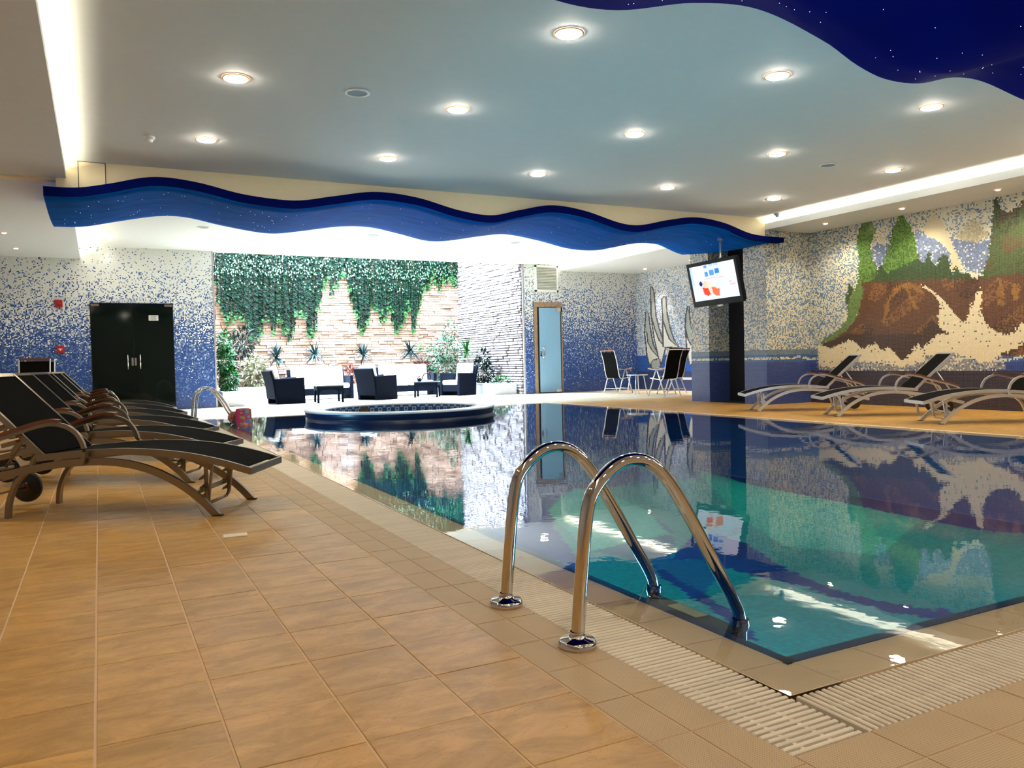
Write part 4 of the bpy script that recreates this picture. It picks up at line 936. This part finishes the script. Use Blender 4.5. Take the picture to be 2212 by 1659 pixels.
# ------------------------------------------------------------------ sun loungers
def lounger(metal, label, group, loc, rz):
    t = thing('sun_lounger', label, 'sun lounger', loc, rz, group)
    seatp = smooth_path([(0.90, 0.275), (0.70, 0.335), (0.45, 0.385), (0.15, 0.41), (-0.12, 0.405), (-0.45, 0.38)] and [(0.90, 0, 0.275), (0.70, 0, 0.335), (0.45, 0, 0.385), (0.15, 0, 0.41), (-0.12, 0, 0.405), (-0.45, 0, 0.38)], 4)
    archp = smooth_path([(0.69, 0, 0.0), (0.60, 0, 0.095), (0.45, 0, 0.21), (0.25, 0, 0.305), (0.02, 0, 0.35), (-0.25, 0, 0.345), (-0.55, 0, 0.30), (-0.85, 0, 0.235), (-1.08, 0, 0.18)], 4)
    armp = smooth_path([(-0.135, 0, 0.345), (-0.12, 0, 0.44), (-0.17, 0, 0.54), (-0.27, 0, 0.59), (-0.40, 0, 0.585), (-0.65, 0, 0.51), (-0.98, 0, 0.41), (-1.02, 0, 0.28)], 4)
    bp0, bp1 = Vector((-0.42, 0, 0.385)), Vector((-0.955, 0, 0.895))
    for s in (-1, 1):
        off = Vector((0, 0.285*s, 0))
        MB().bar([p+off for p in seatp], 0.022, 0.042).build('seat_rail', metal, t)
        a = MB().bar([p+Vector((0, 0.30*s, 0)) for p in archp], 0.026, 0.045).build('leg_arch', metal, t)
        MB().box((0.695, 0.30*s, 0.004), (0.06, 0.03, 0.008)).build('foot_cap', RUBBER, a)
        rl = smooth_path([(-0.52, 0.27*s, 0.30), (-0.60, 0.27*s, 0.22), (-0.65, 0.27*s, 0.10), (-0.66, 0.27*s, 0.0)], 4)
        MB().bar(rl, 0.025, 0.04, upv=(0, 1, 0)).build('leg', metal, t)
        ar = MB().bar([p+Vector((0, 0.335*s, 0)) for p in armp], 0.022, 0.026).build('armrest', metal, t)
        wp = [p+Vector((0, 0.335*s, 0.022)) for p in armp[12:25]]
        MB().bar(wp, 0.045, 0.02).build('wooden_grip', WOOD, ar)
        MB().tube([(-0.15, 0.335*s, 0.35), (-0.15, 0.28*s, 0.35)], 0.018, 8).build('arm_bolt', metal, ar)
        MB().bar(smooth_path([tuple(bp0+off*0.94), tuple(bp0.lerp(bp1, .5)+off*0.94+Vector((0.02, 0, -0.015))), tuple(bp1+off*0.94)], 4), 0.02, 0.036).build('back_rail', metal, t)
        w = MB(); w.lathe((0, 0, 0), [(0.03, -0.02), (0.095, -0.02), (0.105, -0.01), (0.105, 0.01), (0.095, 0.02), (0.03, 0.02)], 28); w.lathe((0, 0, 0), [(0.001, 0.024), (0.03, 0.022)], 16)
        w.v = [(v_[0]-0.86, v_[2]+0.235*s, v_[1]+0.125) for v_ in w.v]; wo = w.build('wheel', RUBBER, t)
        h = MB().lathe((0, 0, 0), [(0.001, -0.026), (0.032, -0.026), (0.034, 0.026), (0.001, 0.026)], 18); h.v = [(v_[0]-0.86, v_[2]+0.235*s, v_[1]+0.125) for v_ in h.v]; h.build('hub', HUB, wo)
        pr = MB().tube([tuple(bp0.lerp(bp1, .55)+off*0.8), (-1.0, 0.22*s, 0.26)], 0.010, 8); pr.build('back_strut', metal, t)
    for p in (seatp[0],): MB().box((p.x, 0, p.z), (0.022, 0.59, 0.042)).build('end_bar', metal, t)
    MB().bar([(0.545, -0.30, 0.145), (0.545, 0.30, 0.145)], 0.034, 0.02).build('stretcher', metal, t)
    MB().tube([(-1.0, -0.30, 0.26), (-1.0, 0.30, 0.26)], 0.012, 8).build('rear_bar', metal, t)
    MB().tube([(-0.86, -0.26, 0.125), (-0.86, 0.26, 0.125)], 0.009, 8).build('axle', metal, t)
    tb = MB().box(tuple(bp1), (0.03, 0.56, 0.03), M=Matrix.Rotation(0.8, 3, 'Y')).build('top_bar', metal, t)
    # slings: thin curved sheets with thickness
    def sheet(path, hw, name):
        b = MB(); b.sweep(path, [(-hw, -0.004), (hw, -0.004), (hw, 0.004), (-hw, 0.004)], sm=False); return b.build(name, SLING, t)
    sheet([p+Vector((0, 0, 0.012)) for p in seatp[1:]], 0.268, 'seat_sling')
    sheet(smooth_path([tuple(bp0+Vector((0.01, 0, 0.02))), tuple(bp0.lerp(bp1, .5)+Vector((0.025, 0, -0.0))), tuple(bp1+Vector((0.01, 0, -0.005)))], 4), 0.258, 'back_sling')
    # ratchet brackets under the foot end
    br = MB()
    for y in (-0.17, 0.17):
        br.tube(smooth_path([(0.62, y, 0.345), (0.60, y, 0.2), (0.585, y, 0.09), (0.575, y*0.8, 0.055)], 4), 0.010, 8)
    br.tube([(0.575, -0.137, 0.055), (0.575, 0.137, 0.055)], 0.010, 8)
    bk = br.build('ratchet_bracket', metal, t)
    for y in (-0.185, 0.185):
        tm = MB(); tm.bb(0.565, 0.590, y-0.003, y+0.003, 0.08, 0.29)
        for z in (0.10, 0.16, 0.22):
            tm.add([(0.57, y-0.003, z), (0.53, y-0.003, z-0.012), (0.535, y-0.003, z+0.004), (0.57, y-0.003, z+0.03), (0.57, y+0.003, z), (0.53, y+0.003, z-0.012), (0.535, y+0.003, z+0.004), (0.57, y+0.003, z+0.03)],
                   [(0, 1, 2, 3), (7, 6, 5, 4), (0, 4, 5, 1), (1, 5, 6, 2), (2, 6, 7, 3)])
        tm.build('toothed_plate', metal, bk)
    return t
L0 = lounger(CHAMP, 'black sun lounger on the left deck, nearest the viewer in its row', 'loungers on the left deck', (0.17, 5.87, 0), math.radians(-29))
names = ['second', 'third', 'fourth', 'fifth', 'sixth']
for i, (x, y, a) in enumerate([(0.17, 7.53, -29), (0.19, 9.28, -30), (0.16, 11.05, -29), (0.19, 12.75, -29), (0.18, 14.45, -29)]):
    dup(L0, (x, y, 0), math.radians(a), 'black sun lounger on the left deck, %s from the viewer in its row' % names[i])
R0 = lounger(SILVER, 'silver sun lounger before the mural wall, leftmost of three, beside the column', 'loungers along the mural wall', (10.41, 9.80, 0), math.radians(147))
dup(R0, (10.38, 8.17, 0), math.radians(147), 'silver sun lounger before the mural wall, middle one of three')
dup(R0, (10.26, 6.47, 0), math.radians(149), 'silver sun lounger before the mural wall, nearest of three, cut by the frame')

# ------------------------------------------------------------------ folding chairs and small table
def folding_chair(label, loc, rz, group):
    t = thing('folding_chair', label, 'chair', loc, rz, group)
    for s in (-1, 1):
        y = 0.27*s
        MB().tube([(0.02, y, 0.63), (0.29, y, 0.0)], 0.015, 8).build('leg', SILVER, t)
        MB().tube([(-0.02, y, 0.63), (-0.27, y, 0.0)], 0.015, 8).build('leg', SILVER, t)
        MB().bar(smooth_path([(-0.22, y, 0.655), (-0.1, y, 0.645), (0.1, y, 0.65), (0.27, y, 0.675)], 4), 0.05, 0.022).build('armrest', PALEWOOD, t)
        MB().tube(smooth_path([(0.26, 0.235*s, 0.44), (0.0, 0.235*s, 0.41), (-0.17, 0.235*s, 0.42), (-0.24, 0.235*s, 0.62), (-0.30, 0.235*s, 0.88), (-0.40, 0.235*s, 1.15)], 4), 0.013, 8).build('side_rail', SILVER, t)
    P = smooth_path([(-0.17, 0, 0.43), (-0.235, 0, 0.62), (-0.295, 0, 0.88), (-0.39, 0, 1.11)], 4)
    b = MB(); b.sweep(P, [(-0.235, -0.004), (0.235, -0.004), (0.235, 0.004), (-0.235, 0.004)], sm=False); b.build('back_sling', SLING, t)
    b = MB(); b.sweep(smooth_path([(0.25, 0, 0.445), (0.0, 0, 0.415), (-0.16, 0, 0.425)], 4), [(-0.235, -0.004), (0.235, -0.004), (0.235, 0.004), (-0.235, 0.004)], sm=False); b.build('seat_sling', SLING, t)
    MB().bar([(-0.40, -0.235, 1.15), (-0.40, 0.235, 1.15)], 0.02, 0.035).build('top_bar', WOOD, t)
    MB().tube([(0.23, -0.27, 0.13), (0.23, 0.27, 0.13)], 0.010, 8).tube([(-0.215, -0.27, 0.13), (-0.215, 0.27, 0.13)], 0.010, 8).build('stretcher', SILVER, t)
    return t
G = 'folding chairs in the far seating corner'
fc = folding_chair('black folding armchair left of the small round table', (12.48, 18.0, 0), math.radians(14), G)
dup(fc, (12.30, 15.75, 0), math.radians(98), 'black folding armchair right of the small round table, nearest the column')
dup(fc, (13.12, 16.5, 0), math.radians(112), 'black folding armchair standing behind the right-hand chair, mostly hidden')
dup(fc, (-1.05, 16.8, 0), math.radians(97), 'black folding chair behind the left loungers, nearer of the two', 'chairs behind the left loungers')
dup(fc, (-1.02, 17.75, 0), math.radians(97), 'folding chair half hidden behind the other chair at the left mosaic wall', 'chairs behind the left loungers')
tb = thing('round_table', 'small round silver side table between the folding chairs', 'table', (12.35, 16.95, 0))
MB().lathe((0, 0, 0.50), [(0.001, -0.01), (0.27, -0.01), (0.285, 0.0), (0.27, 0.012), (0.001, 0.012)], 36).build('tabletop', SILVER, tb)
for k in range(4):
    a = PI/4+k*PI/2; MB().tube([(0.17*math.cos(a), 0.17*math.sin(a), 0.49), (0.26*math.cos(a), 0.26*math.sin(a), 0.0)], 0.013, 8).build('leg', SILVER, tb)
at_ = thing('ashtray', 'small dark dish on the round side table', 'dish', (12.37, 16.95, 0.512))
MB().lathe((0, 0, 0), [(0.001, 0), (0.05, 0), (0.08, 0.022), (0.07, 0.022), (0.045, 0.008), (0.001, 0.008)], 24).build('bowl', HUB, at_)

# ------------------------------------------------------------------ wicker lounge furniture
def wicker_seat(name, label, cat, group, loc, rz, width, ncush=1):
    """faces local +x, width along y"""
    t = thing(name, label, cat, loc, rz, group); h = width/2; D = 0.37
    for s in (-1, 1):
        b = MB(); y0, y1 = (h-0.09, h) if s > 0 else (-h, -h+0.09)
        vs = [(-D+0.02, y0, 0.0), (D, y0, 0.0), (D-0.02, y0, 0.64), (-D-0.02, y0, 0.62)]; vs += [(x, y1, z) for x, _, z in vs]
        b.add(vs, [(3, 2, 1, 0), (4, 5, 6, 7), (0, 1, 5, 4), (1, 2, 6, 5), (2, 3, 7, 6), (3, 0, 4, 7)]); b.build('side_panel', WICKER, t, bevel=0.012)
    P = smooth_path([(-D+0.02, 0, 0.13), (-D-0.01, 0, 0.40), (-D-0.05, 0, 0.62), (-D-0.11, 0, 0.82)], 4)
    b = MB(); b.sweep(P, [(-h+0.03, -0.03), (h-0.03, -0.03), (h-0.03, 0.03), (-h+0.03, 0.03)], sm=False, upv=(1, 0, 0)); b.build('backrest', WICKER, t)
    MB().bb(-D+0.02, D-0.03, -h+0.09, h-0.09, 0.12, 0.30).build('seat_base', WICKER, t)
    cw = (2*h-0.2)/ncush
    for k in range(ncush):
        y0 = -h+0.10+k*cw
        MB().bb(-D+0.14, D-0.01, y0+0.004, y0+cw-0.004, 0.30, 0.43).build('seat_cushion', CUSHION, t, bevel=0.035)
        c = MB().box((0, 0, 0), (0.13, cw-0.008, 0.50), M=Matrix.Rotation(-0.17, 3, 'Y')).build('back_cushion', CUSHION, t, bevel=0.035)
        c.location = (-D+0.065, y0+cw/2, 0.655)
    return t
a1 = wicker_seat('wicker_armchair', 'dark wicker armchair with white cushion, leftmost and turned sideways', 'armchair', 'wicker armchairs in the lounge garden', (4.14, 20.40, 0), math.radians(6), 0.76)
dup(a1, (6.52, 20.45, 0), math.radians(24), 'dark wicker armchair seen from behind, in the middle beyond the whirlpool')
dup(a1, (9.06, 20.98, 0), math.radians(205), 'dark wicker armchair with white cushions, rightmost, facing the left')
s1 = wicker_seat('wicker_sofa', 'dark wicker sofa with white cushions behind the left coffee table', 'sofa', 'wicker sofas in the lounge garden', (5.42, 22.1, 0), math.radians(-88), 1.66, 2)
dup(s1, (7.98, 22.3, 0), math.radians(-94), 'dark wicker sofa with white cushions behind the right coffee table')
def coffee_table(label, loc, rz, group):
    t = thing('coffee_table', label, 'coffee table', loc, rz, group)
    MB().bb(-0.33, 0.33, -0.33, 0.33, 0.405, 0.43).build('tabletop', pbr('wicker_top', (0.02, 0.03, 0.05), 0.4, var=0.3, scale=50), t, bevel=0.006)
    a = MB()
    for s in (-1, 1):
        for horiz in (0, 1):
            pts = [(-0.31, 0.26), (-0.27, 0.26), (-0.2, 0.31), (0, 0.33), (0.2, 0.31), (0.27, 0.26), (0.31, 0.26), (0.31, 0.405), (-0.31, 0.405)]
            n_ = len(pts); y0, y1 = 0.305*s, 0.325*s
            vs = [((x, y0, z) if not horiz else (y0, x, z)) for x, z in pts]+[((x, y1, z) if not horiz else (y1, x, z)) for x, z in pts]
            a.add(vs, [tuple(range(n_)), tuple(reversed(range(n_, 2*n_)))]+[(i, i+n_, (i+1) % n_+n_, (i+1) % n_) for i in range(n_)])
    a.build('apron', WICKER, t)
    for i in (-1, 1):
        for j in (-1, 1): MB().sweep([(0.295*i, 0.295*j, 0.40), (0.295*i, 0.295*j, 0.2), (0.30*i, 0.30*j, 0.0)], [(-.026, -.026), (.026, -.026), (.026, .026), (-.026, .026)], sm=False, upv=(1, 0, 0)).build('leg', WICKER, t)
    return t
c1 = coffee_table('square dark wicker coffee table in front of the left sofa', (5.12, 20.05, 0), math.radians(-6), 'wicker coffee tables')
c1.scale = (1.0, 1.0, 1.0)
c2_ = dup(c1, (8.0, 20.65, 0), math.radians(-28), 'square dark wicker coffee table in front of the right sofa, with an ornament on it')
orn = thing('swan_ornament', 'black swan-like ornament with red flower on the right coffee table', 'ornament', (7.85, 20.55, 0.43), math.radians(-20))
MB().tube(smooth_path([(-0.16, 0, 0.10), (-0.14, 0, 0.03), (-0.06, 0, 0.03), (-0.02, 0, 0.10), (0.03, 0, 0.20), (0.12, 0, 0.22), (0.19, 0, 0.17), (0.20, 0, 0.08), (0.15, 0, 0.03)], 6), 0.016, 10, upv=(0, 1, 0)).build('neck', BLACK, orn)
MB().lathe((-0.11, 0, 0), [(0.001, 0.0), (0.04, 0.0), (0.055, 0.05), (0.05, 0.10), (0.03, 0.10)], 20).build('vase', BLACK, orn)
fb = MB()
for k in range(14):
    a = random.uniform(0, 2*PI); r = random.uniform(0.01, 0.04); fb.box((-0.11+r*math.cos(a), r*math.sin(a), 0.12+random.uniform(-.01, .03)), (0.03, 0.012, 0.02), rz=a)
fb.build('red_flower', RED, orn)

# ------------------------------------------------------------------ planters and plants
def planter(label, x0, x1, y0, y1, h):
    t = thing('stone_planter', label, 'planter', ((x0+x1)/2, (y0+y1)/2, 0)); a, b_ = (x1-x0)/2, (y1-y0)/2
    m = MB(); w = 0.05
    m.bb(-a, a, -b_, -b_+w, 0, h); m.bb(-a, a, b_-w, b_, 0, h); m.bb(-a, -a+w, -b_+w, b_-w, 0, h); m.bb(a-w, a, -b_+w, b_-w, 0, h)
    m.build('stone_box', WHITESTONE, t)
    r = MB(); o_ = 0.012
    r.bb(-a-o_, a+o_, -b_-o_, -b_+w, h, h+0.02); r.bb(-a-o_, a+o_, b_-w, b_+o_, h, h+0.02); r.bb(-a-o_, -a+w, -b_+w, b_-w, h, h+0.02); r.bb(a-w, a+o_, -b_+w, b_-w, h, h+0.02)
    r.build('coping_slab', WHITESTONE, t)
    MB().bb(-a+w, a-w, -b_+w, b_-w, 0.02, h-0.03).build('soil', SOIL, t)
    return t
planter('cream stone planter at the foot of the left mosaic wall, with climbing greenery', 2.57, 3.06, 19.85, 23.55, 0.34)
planter('long white stone planter along the foot of the ivy wall', 2.58, 10.44, 23.62, 24.19, 0.34)
planter('pale stone planter along the right stone wall beside the armchair', 9.75, 10.45, 20.05, 23.55, 0.30)

def leafmesh(b, p, d, nrm, l, w):
    d = d.normalized(); s = d.cross(nrm)
    if s.length < 1e-4: s = Vector((1, 0, 0))
    s.normalize(); up_ = s.cross(d)
    b.add([p, p+d*l*0.45+s*w/2+up_*l*0.05, p+d*l-up_*l*0.12, p+d*l*0.45-s*w/2+up_*l*0.05], [(0, 1, 2, 3)])
def rdir(zmin=-1, zmax=1):
    z = random.uniform(zmin, zmax); a = random.uniform(0, 2*PI); r = math.sqrt(max(0, 1-z*z)); return Vector((r*math.cos(a), r*math.sin(a), z))
# ivy curtain on the back wall
ivy = thing('hanging_ivy', 'curtain of dark green ivy hanging down the stone wall of the lounge garden', 'ivy', (6.4, GY-0.1, 3.6))
xs = [a for a, b in IVY]; zs = [b for a, b in IVY]
x = 2.62
random.seed(11)
while x < 10.5:
    zb = float(np.interp(x, xs, zs)) + random.uniform(-0.10, 0.22)
    if x < 3.0: zb = max(zb, 2.9)
    b = MB(); tip = MB(); z = 4.9; yy = GY-0.11-random.uniform(0.0, 0.12); xx = x
    while z > zb:
        xx = x+0.015*math.sin(z*5+x*9)
        for k in (-1, 1):
            p = Vector((xx+k*random.uniform(.005, .03), yy-random.uniform(0, .04), z+k*0.012))-Vector(ivy.location)
            l = random.uniform(.075, .105)
            tgt = tip if z-zb < random.uniform(0.05, 0.25) else b
            leafmesh(tgt, p, Vector((k*random.uniform(.1, .7), -0.45, -random.uniform(.6, 1.0))), Vector((random.uniform(-.25, .25), -1, random.uniform(.3, .7))), l, l*0.95)
        z -= 0.058
    b.tube([(xx-ivy.location.x, yy-ivy.location.y+0.01, 1.3), (xx-ivy.location.x, yy-ivy.location.y+0.01, zb-ivy.location.z)], 0.004, 4)
    s = b.build('ivy_strand', IVYM, ivy); tip.build('young_leaves', IVYTIP, s)
    x += random.uniform(0.060, 0.095)
# dense top fringe of small pale leaves
b = MB()
for k in range(1300):
    px = random.uniform(2.6, 10.5); p = Vector((px, GY-0.22-random.uniform(0, .12), random.uniform(3.15, 4.7) if random.random() < .5 else 3.6+abs(random.gauss(0, .35))))-Vector(ivy.location)
    leafmesh(b, p, Vector((random.uniform(-.6, .6), -.4, -1)), Vector((random.uniform(-.5, .5), -1, .4)), .06, .04)
b.build('small_leaf_fringe', pbr('fringe_leaf', (0.004, 0.045, 0.010), 0.5, var=0.4, scale=4, island=0.5), ivy)['kind'] = 'stuff'

def spiky(label, loc, n=64, L=0.48, mat=LEAFB, stem=0.5, group=None, lean=0.0):
    t = thing('spiky_plant', label, 'plant', loc, group=group)
    MB().tube([(0, 0, 0), (0.01, 0, stem)], 0.018, 7).build('stem', STEM, t)
    b = MB()
    for k in range(n):
        el = random.uniform(-0.55, 1.35); a = random.uniform(0, 2*PI); l = L*random.uniform(.75, 1.1)
        d0 = Vector((math.cos(a)*math.cos(el), math.sin(a)*math.cos(el), math.sin(el))); p = Vector((0, 0, stem+random.uniform(-.05, .05)))
        s = d0.cross(Vector((0, 0, 1))).normalized()*0.024; q = [p]; dd = d0.copy()
        for i in range(4): q.append(q[-1]+dd*l/4); dd = (dd+Vector((0, 0, -0.16))).normalized()
        ws = [.7, 1, .9, .6, .08]; vs = []
        for i, c in enumerate(q): vs += [c-s*ws[i], c+s*ws[i]]
        b.add(vs, [(2*i, 2*i+1, 2*i+3, 2*i+2) for i in range(4)])
    b.build('foliage', mat, t); t.scale = (1, 0.7, 1); return t
SP = 'spiky plants before the ivy wall'
z0 = 0.31
spiky('blue-green spiky dracaena behind the left armchair, first from the left', (4.60, 23.9, z0), stem=0.88, group=SP)
spiky('blue-green spiky dracaena behind the left sofa', (5.72, 23.9, z0), stem=0.92, n=56, group=SP)
spiky('spiky dracaena with bright green centre between the two sofas', (7.2, 23.9, z0), stem=0.90, group=SP)
spiky('large full spiky dracaena behind the right sofa', (8.68, 23.78, z0), stem=0.98, n=80, L=0.55, group=SP)
spiky('bright green spiky plant on a bare stem behind the right armchair', (9.95, 22.3, 0.27), stem=0.98, n=42, L=0.5, mat=LEAFG)
def bush(label, loc, blobs, n, l, w, mat, name='leafy_shrub', stems=True):
    t = thing(name, label, 'shrub', loc)
    sb_ = MB()
    for (cx, cy, cz, rx, ry, rz_) in blobs:
        sb_.tube([(cx*0.2, cy*0.2, 0), (cx*0.7, cy*0.7, cz*0.6), (cx, cy, cz)], 0.012, 5)
    sb_.build('stems', STEM, t)
    b = MB(); tot = sum(r[3]*r[4]*r[5] for r in blobs)
    for (cx, cy, cz, rx, ry, rz_) in blobs:
        for k in range(int(n*rx*ry*rz_/tot)):
            d = rdir(); r = random.uniform(.35, 1)**.5
            p = Vector((cx+d.x*rx*r, cy+d.y*ry*r, cz+d.z*rz_*r)); q = (d+rdir()*0.7+Vector((0, 0, -.2)))
            leafmesh(b, p, q, Vector((random.uniform(-.4, .4), random.uniform(-.5, .2), 1)), l*random.uniform(.7, 1.2), w*random.uniform(.7, 1.2))
    b.build('foliage', mat, t); return t
bush('tall pale variegated shrub in the right back corner of the lounge garden', (9.75, 23.6, 0.31), [(0, 0, .45, .50, .35, .45), (0.05, 0, 1.05, .42, .3, .45), (0.22, 0, 1.6, .22, .2, .4), (-.35, 0, .8, .3, .25, .4)], 1500, .12, .05, pbr('pale_leaf', (0.03, 0.085, 0.045), 0.6, var=0.5, scale=7, island=0.6))
bush('dark green bush in the right planter behind the right armchair', (10.03, 21.4, 0.27), [(0, 0, .35, .34, .3, .38), (0.05, 0, .75, .22, .2, .3)], 520, .14, .06, LEAFD)
bush('low green plant at the front end of the right planter', (10.12, 20.35, 0.27), [(0, 0, .10, .26, .22, .14)], 190, .09, .05, LEAFG, 'low_plant')
bush('bright green climber in the left planter beside the mosaic pillar', (2.82, 20.6, 0.31), [(0, 0, .3, .18, .5, .4), (-.06, 0, .8, .15, .4, .4), (-.08, 0, 1.2, .12, .35, .3)], 900, .13, .07, LEAFG, 'climbing_plant')
bush('dark teal shrub spreading along the left garden wall behind the climber', (3.12, 22.3, 0.31), [(0.1, 0, 1.15, .45, .6, .32), (0.35, 0, 1.35, .35, .4, .3), (-.1, 0, .6, .25, .5, .5)], 1000, .16, .045, LEAFD)
bush('cream and green variegated croton behind the left armchair', (3.95, 23.85, 0.31), [(0, 0, .45, .30, .22, .45), (0.05, 0, .75, .26, .2, .2)], 260, .20, .075, LEAFY, 'croton_plant')
bush('red and orange croton between the left sofa and the middle armchair', (6.78, 23.85, 0.31), [(0, 0, .25, .26, .2, .3)], 170, .20, .07, LEAFR, 'croton_plant')
bush('dark red croton to the right of the right sofa', (9.1, 23.85, 0.31), [(0, 0, .35, .30, .2, .38)], 220, .20, .06, LEAFR, 'croton_plant')
bush('small bright green plant in front of the ivy wall above the sofas', (9.05, 24.0, 0.31), [(0, 0, 1.15, .10, .08, .10)], 40, .12, .05, LEAFG, 'low_plant')
